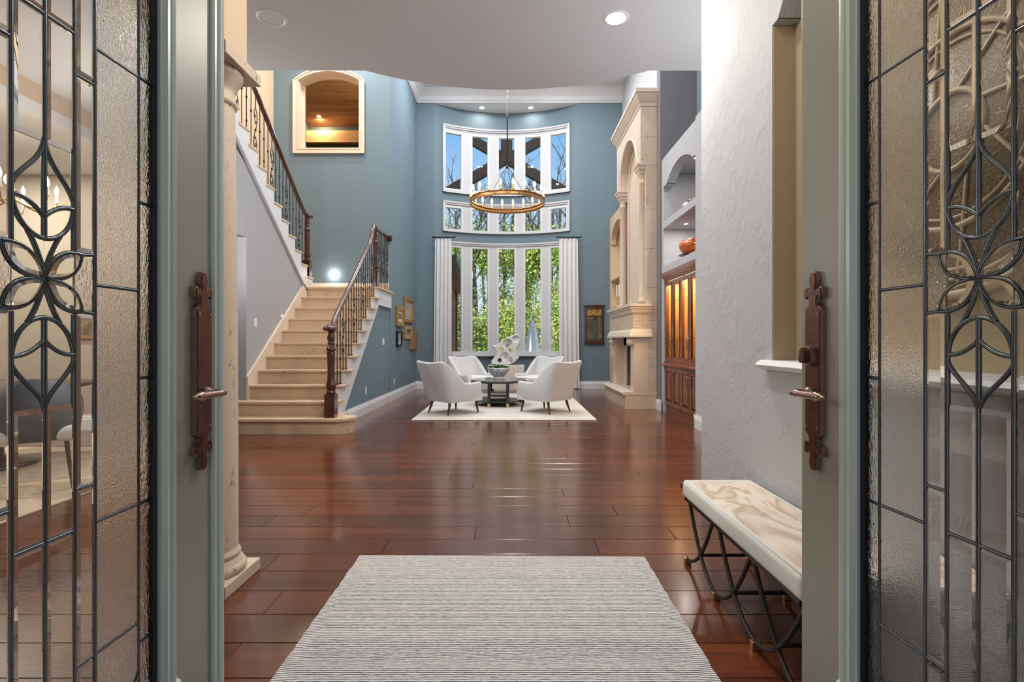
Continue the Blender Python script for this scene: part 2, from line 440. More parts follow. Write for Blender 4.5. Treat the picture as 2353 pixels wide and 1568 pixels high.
def bez(p0, p1, p2, p3=None, n=10):
    out = []
    for i in range(n + 1):
        t = i / n
        if p3 is None: out.append(tuple((1 - t) ** 2 * a + 2 * t * (1 - t) * b + t * t * c for a, b, c in zip(p0, p1, p2)))
        else: out.append(tuple((1 - t) ** 3 * a + 3 * t * (1 - t) ** 2 * b + 3 * t * t * (1 - t) * c + t ** 3 * d for a, b, c, d in zip(p0, p1, p2, p3)))
    return out
def arc(cx, cz, r, a0, a1, n=16): return [(cx + r * math.cos(a0 + (a1 - a0) * i / n), cz + r * math.sin(a0 + (a1 - a0) * i / n)) for i in range(n + 1)]
# ================================================================== SETTING
def plankmesh(mb, x0, x1, y0, y1, z=0.0, t=.012, c=.0022, g=.0011):
    x0 += g; x1 -= g; y0 += g; y1 -= g
    vs = [(x, y, z - t) for x, y in ((x0, y0), (x1, y0), (x1, y1), (x0, y1))] + [(x, y, z - c) for x, y in ((x0, y0), (x1, y0), (x1, y1), (x0, y1))] + \
         [(x, y, z) for x, y in ((x0 + c, y0 + c), (x1 - c, y0 + c), (x1 - c, y1 - c), (x0 + c, y1 - c))]
    fs = [(8, 9, 10, 11)] + [(i, (i + 1) % 4, 4 + (i + 1) % 4, 4 + i) for i in range(4)] + [(4 + i, 4 + (i + 1) % 4, 8 + (i + 1) % 4, 8 + i) for i in range(4)]
    mb.add(vs, fs)
floor = struct('floor', MB().box(-8.7, 3.3, .30, 13.6, -.08, -.011), 'seal', 'dark red-brown hand-scraped hardwood plank floor', 'floor')
PW, Y0 = .2075, 2.819
JOINTS = {0: (-.71, .476), 1: (-.22, .956), 2: (-1.55, .36), 3: (-1.37, .697), 4: (-.82, 1.5), 5: (.388,), 6: (-.31, 1.62), 7: (-.52, .9), 8: (-.95, 1.1), 9: (.83,), 10: (-.6, 1.9), 11: (-1.1, .55), -1: (-1.25, 1.2), -2: (-1.9, 1.35), -3: (-1.05, 1.0)}
far = MB(); rnd = random.Random(3)
for k in range(-12, 52):
    ya, yb = Y0 + PW * k, Y0 + PW * (k + 1)
    js = list(JOINTS.get(k, ()))
    if not js:
        x = -2.6 + rnd.random() * 1.8
        while x < 2.2: js.append(x); x += rnd.uniform(1.1, 2.3)
    left, right = (-3.6 if ya < 6.9 else -2.6), (2.5 if ya < 7 else 2.75)
    xs = [left] + [j for j in js if left + .2 < j < right - .2] + [right]
    for a, b in zip(xs, xs[1:]):
        if ya < 6.9:
            mb = MB(); plankmesh(mb, a, b, ya, yb, z=-rnd.random() * .0008); mb.build('floor_plank', 'floor_wood', floor)
        else: plankmesh(far, a, b, ya, yb)
    x = -8.6
    while x < left - .01:
        x2 = min(left, x + rnd.uniform(1.3, 2.4)); plankmesh(far, x, x2, ya, yb); x = x2
    plankmesh(far, right, 3.2, ya, yb)
tag(far.build('plank_field', 'floor_wood', floor), kind='stuff')

ZC = 3.6
edge = []
cx0, R0 = -.045, 2.47
yc0 = 5.09 - R0
a_ = math.asin(1.285 / R0)
for i in range(25):
    t = -a_ + 2 * a_ * i / 24; edge.append((cx0 + R0 * math.sin(t), yc0 + R0 * math.cos(t)))
poly = [(-1.57, 3.5), (-1.57, 2.45), (-4.52, 2.45), (-4.52, 6.68), (-3.52, 6.68), (-3.52, 4.73)] + edge + [(3.05, 4.73), (3.05, 3.5)]
struct('ceiling_soffit', MB().prism(poly, ZC, 4.13, 'Z'), 'ceiling_grey', 'grey textured soffit with a bowed front edge under the upper landing', 'ceiling')
struct('ceiling_vestibule', MB().box(-1.6, 1.65, .2, 3.5, 3.95, 4.1), 'ceiling_grey', 'flat grey ceiling over the entry', 'ceiling')
struct('ceiling_great', MB().box(-4.8, 3.3, 2.4, 12.9, 7.24, 7.4), 'ceiling_white', 'high white ceiling of the great room', 'ceiling')
struct('ceiling_dining', MB().box(-8.7, -4.52, .2, 6.9, 3.3, 3.42).box(-4.52, -1.57, .2, 2.45, 3.3, 3.42), 'ceiling_white', 'white ceiling of the room seen through the glass', 'ceiling')
# front wall with the doorway
struct('wall_front', MB().box(-8.7, -.99, .2, .35, 0, 4.0).box(.99, 3.3, .2, .35, 0, 4.0).box(-.99, .99, .2, .35, 2.56, 4.0), 'grey_wall', 'front wall around the double doorway', 'wall')
struct('trim_doorway', MB().box(-.99, -.955, .2, .40, 0, 2.56).box(.955, .99, .2, .40, 0, 2.56).box(-.99, .99, .2, .40, 2.5, 2.56), 'door_paint', 'grey painted jamb of the entry doorway', 'door frame')
struct('ceiling_sun_shield', MB().box(-2.6, 2.6, -3.0, .2, 3.2, 3.35), 'white_trim', 'unseen white roof added to keep sun out of the doorway', 'ceiling')  # unseen roof added to keep direct sun off the entry
struct('wall_sun_shield_left', MB().box(-2.6, -2.4, -3.0, .2, -.1, 3.2), 'travertine', 'unseen stone side wall added to block sun, hinge side of the plain-lever door', 'wall')  # unseen wall added to stop sun from the side
struct('wall_sun_shield_right', MB().box(2.4, 2.6, -3.0, .2, -.1, 3.2), 'travertine', 'unseen stone side wall added to block sun, hinge side of the bolted door', 'wall')  # matching unseen wall, added against side sun
struct('floor_porch', MB().box(-2.6, 2.6, -3.0, .3, -.12, -.02), 'limestone', 'pale stone porch floor', 'floor')
# foyer right wall with an arched niche
NY0, NY1 = .72, 2.55
wr = MB().box(1.385, 1.6, .35, 3.5, 0, 3.95).box(1.27, 1.385, NY1, 3.5, 0, 3.95).box(1.27, 1.385, .35, NY0, 0, 3.95).box(1.27, 1.385, NY0, NY1, 0, 1.04)
top = [(NY1, 3.95), (NY0, 3.95), (NY0, 2.69), (NY0 + .06, 2.69)]
top += [(y, z) for y, z in reversed(arc((NY0 + NY1) / 2, 2.69 - .62, 1.06, math.asin(.62 / 1.06), pi - math.asin(.62 / 1.06), 20))]
top = top[:4] + sorted(top[4:]) + [(NY1 - .06, 2.69), (NY1, 2.69)]
wr.prism(top, 1.27, 1.385, 'X')
wrf = struct('wall_foyer_right', wr, 'grey_plaster', 'grey trowelled plaster wall with an arched niche beside the bench', 'wall')
MB().box(1.378, 1.3845, NY0, NY1, 1.045, 3.2).box(1.274, 1.384, NY1 - .006, NY1 - .001, 1.05, 2.685).build('niche_lining', 'niche_tan', wrf)  # tan inside; the far-side strip puts the recess shade into colour
sl = [(1.385, 1.01), (1.245, 1.01), (1.225, 1.02), (1.215, 1.033), (1.225, 1.047), (1.245, 1.056), (1.385, 1.056)]
MB().prism(sl, NY0 - .05, NY1 + .06, 'Y').build('niche_sill', 'white_trim', wrf)
struct('wall_passage', MB().box(1.6, 3.3, 3.35, 3.5, 0, 4.1), 'grey_plaster', 'grey plaster wall turning away behind the entry', 'wall')
# beam over the column
struct('wall_beam', MB().box(-1.57, -1.27, .35, 2.5, 2.485, 3.95), 'beige_wall', 'cream beam resting on the stone column', 'beam')
# right side of the great room
struct('wall_right_near', MB().box(2.43, 3.05, 3.5, 6.72, 0, 4.12), 'grey_plaster', 'grey wall before the built-in cabinet', 'wall')
struct('wall_right_upper', MB().box(3.05, 3.2, 2.5, 8.62, 4.12, 7.24), 'blue_wall', 'blue wall set back above the plaster niche', 'wall')
struct('wall_niche_back', MB().box(3.05, 3.2, 3.5, 8.62, 0, 4.12), 'dark_shaded_grey', 'grey back wall of the shelf niche', 'wall')
struct('wall_pier_far', MB().box(2.447, 3.2, 8.62, 8.82, 0, 7.24), 'dark_shaded_grey', 'grey textured pier between fireplace and niche', 'wall')
struct('wall_right_far', MB().box(2.66, 2.85, 8.82, 12.8, 0, 7.24), 'ceiling_grey', 'pale grey wall behind the stone chimney breast', 'wall')
# plaster niche unit around the cabinet
nu = MB().box(2.43, 3.05, 6.72, 6.92, 0, 4.12).box(2.47, 3.05, 8.50, 8.615, 0, 4.12).box(2.46, 3.05, 6.92, 8.50, 4.04, 4.12).box(2.6, 3.05, 6.92, 8.50, 3.88, 3.95)
hd = [(8.50, 4.04), (6.92, 4.04), (6.92, 3.655), (7.12, 3.655)]
hw, hh = .61, .19; hr = (hw * hw + hh * hh) / (2 * hh)
hd += [(7.71 + hr * math.sin(t), 3.655 + hh - hr + hr * math.cos(t)) for t in [(-1 + 2 * i / 16) * math.asin(hw / hr) for i in range(17)]] + [(8.30, 3.655), (8.50, 3.655)]
nu.prism(hd, 2.46, 2.6, 'X')
nio = struct('wall_niche_unit', nu, 'grey_plaster', 'grey plaster built-in with an arched head around the cabinet', 'wall niche')
MB().box(2.455, 3.05, 6.92, 8.50, 2.97, 3.08, .006).build('niche_shelf', 'grey_plaster', nio)
MB().box(2.452, 3.05, 6.92, 8.50, 2.245, 2.36, .006).build('niche_shelf', 'grey_plaster', nio)
# back wall, bay
BC, BR = (-.13, 10.09), 3.06
BA = math.asin(1.75 / BR)
def phi(px):
    """angle on the bay of a vertical line seen at pixel column px"""
    lo, hi = -BA, BA
    for _ in range(40):
        m = (lo + hi) / 2
        if 1176.5 + F * (BC[0] + BR * math.sin(m)) / (BC[1] + BR * math.cos(m)) < px: lo = m
        else: hi = m
    return lo
struct('wall_back', MB().box(-2.5, -1.88, 12.6, 12.8, 0, 6.89).box(1.62, 2.85, 12.6, 12.8, 0, 6.89).box(-2.5, 2.85, 12.6, 12.8, 6.89, 7.24), 'blue_wall', 'dusty blue end wall on both sides of the bow window', 'wall')
TIERS = [(4.79, 6.45, 4.90, 6.26), (3.83, 4.58, 3.90, 4.43), (.80, 3.60, .89, 3.46)]
PANES = [(1023, 1060), (1085.5, 1120.5), (1146, 1182), (1206.5, 1242), (1265, 1301.5)]
CA, CB = phi(1016.5), phi(1310.5)
bw = MB(); zs = [0, .80, 3.60, 3.83, 4.58, 4.79, 6.45, 6.95]
for z0, z1 in ((0, .80), (3.60, 3.83), (4.58, 4.79), (6.45, 6.95)): bw.arcbox(-BA, BA, BR, BR + .22, z0, z1, BC, 32)
for z0, z1 in ((.80, 3.60), (3.83, 4.58), (4.79, 6.45)):
    bw.arcbox(-BA, CA, BR, BR + .22, z0, z1, BC, 4); bw.arcbox(CB, BA, BR, BR + .22, z0, z1, BC, 4)
struct('wall_bay', bw, 'blue_wall', 'curved dusty blue bay wall holding three tiers of windows', 'wall')
bp = [(BC[0] + BR * math.sin(t), BC[1] + BR * math.cos(t)) for t in [(-1 + 2 * i / 24) * BA for i in range(25)]]
struct('ceiling_bay', MB().prism(bp, 6.884, 6.95, 'Z'), 'ceiling_white', 'white curved ceiling over the bow window', 'ceiling')
crown = lambda s: [(0, 0), (.03 * s, 0), (.03 * s, .03), (.06 * s, .05), (.10 * s, .13), (.19 * s, .22), (.22 * s, .25), (.22 * s, .28), (.26 * s, .30), (.26 * s, .36), (0, .36)]
struct('trim_1', MB().prism([(12.6 - a, 6.89 + z) for a, z in crown(1)], -2.31, 2.66, 'X'), 'white_trim', 'deep white crown moulding on the end wall', 'crown moulding')
struct('trim_2', MB().prism([(-2.31 + a, 6.89 + z) for a, z in crown(1)], 9.9, 12.6, 'Y'), 'white_trim', 'white crown moulding on the long blue picture wall', 'crown moulding')
# left walls
struct('wall_left', MB().box(-2.5, -2.31, 10.15, 12.8, 0, 7.24), 'blue_wall', 'dusty blue side wall hung with small pictures', 'wall')
AX0, AX1, AZ0, AZ1 = -4.04, -2.89, 4.80, 6.08       # arched opening: sides, sill, spring
def archpts(x0, x1, zs, rise, n=20):
    w = (x1 - x0) / 2; r = (w * w + rise * rise) / (2 * rise); t0 = math.asin(w / r)
    return [((x0 + x1) / 2 + r * math.sin(t), zs + rise - r + r * math.cos(t)) for t in [(-1 + 2 * i / n) * t0 for i in range(n + 1)]]
wl = MB().box(-4.7, AX0, 9.9, 10.15, 0, 7.24).box(AX1, -2.31, 9.9, 10.15, 0, 7.24).box(AX0, AX1, 9.9, 10.15, 0, AZ0)
wl.prism([(AX1, 7.24), (AX0, 7.24)] + archpts(AX0, AX1, AZ1, .17), 9.9, 10.15, 'Y')
struct('wall_landing', wl, 'blue_wall', 'tall dusty blue wall behind the stair landing', 'wall')
struct('wall_stair_left', MB().box(-4.7, -4.52, 6.75, 9.9, 0, 7.24).box(-4.7, -4.52, 2.4, 6.75, 3.42, 7.24), 'beige_wall', 'warm beige wall beside the upper stair flight', 'wall')
struct('wall_upper_front', MB().box(-4.52, 3.05, 2.4, 2.55, 4.13, 7.24), 'beige_wall', 'upper wall over the entry', 'wall')
Rr, T, D0, NL = .188, .245, 6.40, 11
ZL = Rr * NL                                             # landing height
# grey wall under the upper flight, with a doorway
UY, UT = 9.15, .247
def zu(y): return ZL + Rr * (1 + (UY - y) / UT)          # nosing line of the upper flight
gw = MB()
zb = lambda y: zu(y) - .50
gw.prism([(6.88, 0), (9.9, 0), (9.9, ZL - .2), (UY - .25, zb(UY - .25)), (6.88, zb(6.88))], -3.62, -3.50, 'X')
gw.prism([(5.6, 2.52), (6.88, 2.52), (6.88, zb(6.88)), (6.6, 3.6), (5.6, 3.6)], -3.62, -3.50, 'X').box(-3.62, -3.50, 5.6, 5.75, 0, 2.52)
struct('wall_stair_under', gw, 'grey_wall', 'smooth grey wall under the upper stair flight', 'wall')
dr = struct('stand_in_door', MB().box(-3.80, -3.74, 5.75, 6.88, 0, 2.52), 'dark_shaded_grey', 'dark grey door added to stand in for the shaded opening under the upper stair flight', 'door')  # stand-in added so the opening reads dark, shade put into its colour
for z0, z1 in ((.2, 1.0), (1.15, 2.3)):
    for y0, y1 in ((5.87, 6.26), (6.37, 6.76)): MB().box(-3.742, -3.732, y0, y1, z0, z1, .004).build('door_panel', 'dark_shaded_grey', dr)
struct('wall_dining_back', MB().box(-8.7, -4.62, 6.75, 6.9, 0, 3.42), 'taupe_wall', 'taupe far wall of the room behind the entry glass', 'wall')
struct('wall_dining_left', MB().box(-8.85, -8.7, .2, 6.9, 0, 3.42), 'taupe_wall', 'taupe outer wall of the room behind the entry glass', 'wall')
# baseboards
def bprof(s=1): return [(0, 0), (.022 * s, 0), (.022 * s, .125), (.017 * s, .135), (.017 * s, .15), (.010 * s, .165), (.010 * s, .18), (0, .18)]
struct('baseboard_back', MB().prism([(12.6 - a, z) for a, z in bprof()], -2.31, -1.88, 'X').prism([(12.6 - a, z) for a, z in bprof()], 1.62, 2.36, 'X'), 'white_trim', 'white baseboard along the end wall', 'baseboard')
struct('baseboard_left', MB().prism([(-2.31 + a, z) for a, z in bprof()], 9.9, 12.6, 'Y'), 'white_trim', 'white baseboard under the picture wall', 'baseboard')
struct('baseboard_bay', MB().arcbox(-BA, BA, BR - .022, BR, 0, .18, BC, 24), 'white_trim', 'white curved baseboard under the bow window', 'baseboard')
struct('baseboard_stair', MB().prism([(-2.32 + a, z) for a, z in bprof()], 7.05, 9.9, 'Y').box(-2.32, -2.31, 9.88, 9.9, 0, .18), 'white_trim', 'white baseboard below the stair panel', 'baseboard')
struct('baseboard_pier', MB().prism([(2.43 - a, z) for a, z in bprof()], 6.2, 6.92, 'Y').box(2.408, 2.47, 6.90, 6.925, 0, .18), 'white_trim', 'white baseboard on the pier beside the cabinet', 'baseboard')
struct('baseboard_fireplace', MB().prism([(8.62 - a, z) for a, z in bprof()], 2.47, 2.52, 'X').prism([(2.447 - a, z) for a, z in bprof()], 8.55, 8.80, 'Y'), 'white_trim', 'short white baseboard between fireplace and cabinet', 'baseboard')
struct('baseboard_dining', MB().prism([(6.75 - a, z * 1.1) for a, z in bprof()], -8.7, -4.62, 'X'), 'white_trim', 'white baseboard seen through the entry glass', 'baseboard')
# windows: three curved tiers of five panes
for ti, (z0, z1, p0, p1) in enumerate(TIERS):
    fr = MB()
    ins = .075 / BR
    r0, r1 = BR - .035, BR + .10
    # casing: an outer raised edge and a flat band
    for ra, wz, zz in ((BR - .05, .035, 0), (BR - .03, .075, 0)):
        wa = wz / BR
        fr.arcbox(CA, CB, ra, r1, z0, z0 + wz, BC, 28).arcbox(CA, CB, ra, r1, z1 - wz, z1, BC, 28)
        fr.arcbox(CA, CA + wa, ra, r1, z0, z1, BC, 2).arcbox(CB - wa, CB, ra, r1, z0, z1, BC, 2)
    root = fr.build('window_%d' % (ti + 1), 'window_trim'); root['kind'] = 'structure'
    tag(root, ['uppermost curved tier of five windows showing sky and dark timbers', 'short middle tier of five windows behind the ring chandelier', 'tall lower tier of five windows between the curtains'][ti], 'window')
    ed = [CA + ins] + [None] * 8 + [CB - ins]
    pa = [(phi(a), phi(b)) for a, b in PANES]
    sa = .042 / BR
    for i in range(5):                                   # sash and pane of each light
        f0, f1 = pa[i]
        s_ = MB()
        q0, q1 = p0 - .05, p1 + .05
        s_.arcbox(f0 - sa, f1 + sa, BR - .005, BR + .09, q0, p0, BC, 6).arcbox(f0 - sa, f1 + sa, BR - .005, BR + .09, p1, q1, BC, 6)
        s_.arcbox(f0 - sa, f0, BR - .005, BR + .09, q0, q1, BC, 2).arcbox(f1, f1 + sa, BR - .005, BR + .09, q0, q1, BC, 2)
        so = s_.build('sash', 'white_trim', root)
        MB().arcbox(f0 - .001, f1 + .001, BR + .045, BR + .049, p0 - .002, p1 + .002, BC, 6).build('pane', 'window_glass', so)
    for i in range(4):
        MB().arcbox(pa[i][1] + sa, pa[i + 1][0] - sa, BR - .002, BR + .12, z0 + .07, z1 - .07, BC, 3).build('mullion', 'window_trim', root)
    rl = MB().arcbox(CA + ins, CB - ins, BR + .004, BR + .12, z0 + .07, p0 - .05, BC, 28).arcbox(CA + ins, CB - ins, BR + .004, BR + .12, p1 + .05, z1 - .07, BC, 28)
    rl.arcbox(CA + ins, pa[0][0] - sa, BR + .004, BR + .12, z0 + .07, z1 - .07, BC, 2).arcbox(pa[4][1] + sa, CB - ins, BR + .004, BR + .12, z0 + .07, z1 - .07, BC, 2)
    rl.build('frame', 'window_trim', root)
    if ti == 2: MB().arcbox(CA - .015, CB + .015, BR - .09, BR, z0 - .03, z0 + .01, BC, 28).build('window_sill', 'white_trim', root)
# arched interior window on the landing wall
aw = MB()
def ring(o0, o1, y0, y1, x0, x1, z0, zs, rise, mb):
    """arched frame: outline grown by o1 minus outline grown by o0"""
    def outl(g): return [(x0 - g, z0 - g)] + archpts(x0 - g, x1 + g, zs, rise + g * .9) + [(x1 + g, z0 - g)]
    A, B = outl(o0), outl(o1); n = len(A)
    vs = [(x, y0, z) for x, z in A] + [(x, y0, z) for x, z in B] + [(x, y1, z) for x, z in A] + [(x, y1, z) for x, z in B]
    fs = []
    for i in range(n):
        j = (i + 1) % n
        fs += [(i, j, n + j, n + i), (2 * n + i, 3 * n + i, 3 * n + j, 2 * n + j), (i, 2 * n + i, 2 * n + j, j), (n + i, n + j, 3 * n + j, 3 * n + i)]
    return mb.add(vs, fs)
ring(0, .095, 9.868, 9.9, AX0, AX1, AZ0, AZ1, .17, aw); ring(.065, .10, 9.85, 9.875, AX0, AX1, AZ0, AZ1, .17, aw); ring(0, .022, 9.855, 9.875, AX0, AX1, AZ0, AZ1, .17, aw)
ao = aw.build('window_4', 'cream_trim'); ao['kind'] = 'structure'; tag(ao, 'cream cased arched interior window high above the stair landing', 'window')
ring(-.012, .0, 9.9, 10.15, AX0, AX1, AZ0, AZ1, .17, MB()).build('reveal', 'cream_trim', ao)
ring(-.035, -.012, 10.09, 10.13, AX0, AX1, AZ0, AZ1, .17, MB()).build('sash', 'cream_trim', ao)
gp = [(AX0 + .03, AZ0 + .03)] + archpts(AX0 + .03, AX1 - .03, AZ1, .145) + [(AX1 - .03, AZ0 + .03)]
MB().prism(gp, 10.108, 10.112, 'Y').build('pane', 'window_glass', ao)
# loft beyond it
lo = struct('wall_loft', MB().box(-5.2, -2.52, 13.2, 13.35, 3.4, 7.6).box(-5.3, -5.15, 10.15, 13.35, 3.4, 7.6), 'loft_green', 'dark olive wall of the loft seen through the arched window', 'wall')
MB().box(-5.15, -2.52, 13.05, 13.2, 6.12, 6.42).build('wall_cap', 'loft_wood', lo)
cl = struct('ceiling_loft', MB().add([(-5.2, 10.15, 7.55), (-2.5, 10.15, 7.55), (-2.5, 13.3, 6.55), (-5.2, 13.3, 6.55), (-5.2, 10.15, 7.6), (-2.5, 10.15, 7.6), (-2.5, 13.3, 6.6), (-5.2, 13.3, 6.6)],
     [(0, 1, 2, 3), (4, 7, 6, 5), (0, 4, 5, 1), (1, 5, 6, 2), (2, 6, 7, 3), (3, 7, 4, 0)]), 'seal', 'sloping honey-coloured board ceiling of the loft', 'ceiling')
for i in range(24):
    y0, y1 = 10.2 + i * .125, 10.2 + i * .125 + .118
    zf = lambda y: 7.545 - (y - 10.15) * 1.0 / 3.15
    MB().add([(x, y, zf(y) - d) for d in (0, .014) for y in (y0, y1) for x in (-5.15, -2.52)], [(0, 1, 3, 2), (4, 6, 7, 5), (0, 4, 5, 1), (2, 3, 7, 6), (0, 2, 6, 4), (1, 5, 7, 3)]).build('ceiling_board', 'loft_wood', cl)
struct('floor_loft', MB().box(-5.3, -2.5, 10.15, 13.35, 4.0, 4.13), 'loft_wood', 'floor of the loft behind the arched window', 'floor')
# ================================================================== ENTRY DOORS
def entry_door(side):
    if side < 0: base, k, L, c, s, label = (-.931, .491), .036, 1.053, .526, 1.0, 'grey-green entry door with leaded glass and a lever but no bolt'
    else: base, k, L, c, s, label = (.936, .449), -.062, 1.116, .558, 1.022, 'grey-green entry door with leaded glass, lever and thumb-turn bolt'
    d = Vector((k, 1, 0)).normalized(); nrm = Vector((-side, 0, 0)) - d * d.dot(Vector((-side, 0, 0))); nrm.normalize()
    B = Vector((base[0], base[1], 0))
    P = lambda u, v, z: B + d * u + nrm * v + Vector((0, 0, z))
    root = thing('entry_door', label, 'door', (base[0], base[1], 0), 0, 'entry double doors')
    def part(name, mb, mat, par=root): return mb.xf(P).build(name, mat, par)
    ZT, ZB = 2.44, .012; s *= 1.023; cg = c + .024; g = .305 * s / 1.023; gb, gt = .24, 2.28
    mo = .376 if side < 0 else .391
    t = -.046
    part('lock_stile', MB().box(cg + g, L, t, 0, ZB, ZT, .002), 'door_paint')
    part('hinge_stile', MB().box(0, cg - g, t, 0, ZB, ZT, .002), 'door_paint')
    part('bottom_rail', MB().box(cg - g, cg + g, t, 0, ZB, gb), 'door_paint')
    part('top_rail', MB().box(cg - g, cg + g, t, 0, gt, ZT), 'door_paint')
    sgn = [(.012, -.004), (.012, .004), (.016, .006), (.022, .016), (.028, .016), (.03, .010), (.040, .010), (.043, .013), (.050, .016), (.056, .013), (.058, .006), (.066, .006), (.069, .004), (.069, -.001)]
    w = (c + mo - (cg + g - .013)) / .057
    for q in (1, -1):
        part('glazing_bead', MB().prism([(cg + q * (g - .013 + (a - .012) * w), b) for a, b in sgn], gb - .05, gt + .05, 'Z'), 'door_bead')
        part('glazing_seal', MB().box(cg + q * (g - .008), cg + q * (g + .001), -.036, -.004, gb, gt), 'seal')
    for zz, q in ((gb, -1), (gt, 1)):
        part('glazing_bead', MB().prism([(b, zz + q * (a - .025) * w) for a, b in sgn], cg - g - .05, cg + g + .05, 'X'), 'door_bead')
    if side < 0:   # astragal on the free edge
        ap = [(L, -.046), (L, .006), (L + .006, .012), (L + .014, .012), (L + .018, .008), (L + .026, .008), (L + .030, .014), (L + .04, .016), (L + .052, .012), (L + .056, .004), (L + .066, .0), (L + .066, -.05), (L + .04, -.05)]
        part('astragal', MB().prism(ap, ZB, ZT, 'Z'), 'door_bead')
    for z in (.3, 1.2, 2.1): part('hinge', MB().lathe([(.008, z), (.008, z + .11)], (-.002, .004, 0), 8), 'bronze')
    # ---- leaded glass
    A = [0, .066 * s, .117 * s, .244 * s, .298 * s]
    zp = -.022; Zs = lambda z: 1.15 + (z - 1.15) * 1.023 if z not in (gb, gt) else z
    def pane(u0, u1, z0, z1, mat, th=.005, bev=0.0):
        m = MB(); z0, z1 = Zs(z0), Zs(z1)
        if bev:
            o = [(u0, z0), (u1, z0), (u1, z1), (u0, z1)]; i_ = [(u0 + bev, z0 + bev), (u1 - bev, z0 + bev), (u1 - bev, z1 - bev), (u0 + bev, z1 - bev)]
            vs = [(u, zp - .002, z) for u, z in o] + [(u, zp + .001, z) for u, z in o] + [(u, zp + .005, z) for u, z in i_]
            m.add(vs, [(3, 2, 1, 0), (8, 9, 10, 11)] + [(i, (i + 1) % 4, 4 + (i + 1) % 4, 4 + i) for i in range(4)] + [(4 + i, 4 + (i + 1) % 4, 8 + (i + 1) % 4, 8 + i) for i in range(4)])
        else: m.box(u0, u1, zp - th / 2, zp + th / 2, z0, z1)
        part('pane', m, mat)
    def came(pts, r=.0042): part('came', MB().tube([(cg + u, zp, Zs(z)) for u, z in pts], r, 6, True), 'lead')
    for q in (1, -1):
        def cols(a, b, zs, mat, bev=0.0):
            u0, u1 = sorted((cg + q * a, cg + q * b))
            for z0, z1 in zip(zs, zs[1:]): pane(u0, u1, z0, z1, mat, .005, bev)
        cols(A[3], A[4], [gb, .42, .756, 1.06, 1.486, 1.788, gt], 'streaky_glass')
        cols(A[2], A[3], [gb, .469, .756, 1.272, 1.788, gt], 'hammered_glass')
        cols(A[1], A[2], [gb, .469, .84, 1.211], 'bevel_glass', .012); cols(A[1], A[2], [1.211, 1.335], 'streaky_glass'); cols(A[1], A[2], [1.335, 1.706, gt], 'bevel_glass', .012)
        cols(A[0], A[1], [gb, .756, 1.02], 'bevel_glass', .010); cols(A[0], A[1], [1.02, 1.538], 'clear_glass'); cols(A[0], A[1], [1.538, 1.788, gt], 'bevel_glass', .010)
        for z in (.42, 1.06, 1.486): came([(q * A[3], z), (q * A[4], z)])
        for z in (.469, 1.272): came([(q * A[2], z), (q * A[3], z)])
        for z in (.756, 1.788): came([(q * A[2], z), (q * A[4], z)]); came([(0, z), (q * A[1], z)], .0048)
        for z in (.469, .84, 1.706): came([(q * A[1], z), (q * A[2], z)])
        came([(q * .084 * s, 1.332), (q * A[2], 1.337)]); came([(q * .084 * s, 1.212), (q * A[2], 1.209)])
        came([(q * A[3], .36)] + bez((q * A[3], .36), (q * A[3] * .96, .31), (q * A[2], .275), n=6))
        came([(q * A[2], gb), (q * A[2], gt)], .0052); came([(q * A[3], gb), (q * A[3], gt)], .0042)
        came([(q * A[1], gb), (q * A[1], 1.205)], .0052); came([(q * A[1], 1.335), (q * A[1], gt)], .0052)
        x = q * A[1]
        came(bez((0, 1.54), (q * .012, 1.49), (x * .75, 1.478), (x, 1.437), 10), .005)               # ogee bud, top
        came(bez((x, 1.422), (x * .6, 1.425), (x * .25, 1.41), (0, 1.392), 8), .005)
        came(bez((x, 1.437), (x * 1.02, 1.39), (x * .62, 1.352), (0, 1.350), 10), .005)
        came(bez((x * .52, 1.36), (x * .3, 1.34), (x * .12, 1.31), (0, 1.278), 8), .005)
        came(bez((0, 1.02), (q * .012, 1.055), (x * .75, 1.075), (x, 1.108), 10), .005)              # mirrored below
        came(bez((x, 1.122), (x * .6, 1.12), (x * .25, 1.135), (0, 1.152), 8), .005)
        came(bez((x, 1.108), (x * 1.02, 1.155), (x * .62, 1.194), (0, 1.196), 10), .005)
        came(bez((x * .52, 1.186), (x * .3, 1.205), (x * .12, 1.235), (0, 1.266), 8), .005)
        for sg in (1, -1):                                                                          # petals of the flower
            tp = (q * .084 * s, 1.272 + sg * .0600)
            a1 = bez((0, 1.272), (q * .012, 1.272 + sg * .046), (q * .045 * s, 1.272 + sg * .066), tp, 10)
            a2 = bez((0, 1.272), (q * .040 * s, 1.272 + sg * .001), (q * .078 * s, 1.272 + sg * .010), tp, 10)
            came(a1, .005); came(a2, .005)
            out = a1 + a2[-2:0:-1]; cu = sum(p[0] for p in out) / len(out); cz = sum(p[1] for p in out) / len(out); n = len(out)
            inn = [(cu + (u - cu) * .62, cz + (z - cz) * .62) for u, z in out]
            vs = [(cg + u, zp + .003, Zs(z)) for u, z in out] + [(cg + u, zp + .004, Zs(z)) for u, z in out] + [(cg + u, zp + .009, Zs(z)) for u, z in inn]
            part('petal', MB().add(vs, [tuple(range(n - 1, -1, -1)), tuple(range(2 * n, 3 * n))] + [(i, (i + 1) % n, n + (i + 1) % n, n + i) for i in range(n)] + [(n + i, n + (i + 1) % n, 2 * n + (i + 1) % n, 2 * n + i) for i in range(n)]), 'bevel_glass')
    came([(0, gb), (0, 1.195)], .0052); came([(0, 1.35), (0, gt)], .0052)
    # ---- escutcheon with lever
    uc = (1.49 - base[1]) if side < 0 else (1.487 - base[1])
    hw_ = .034
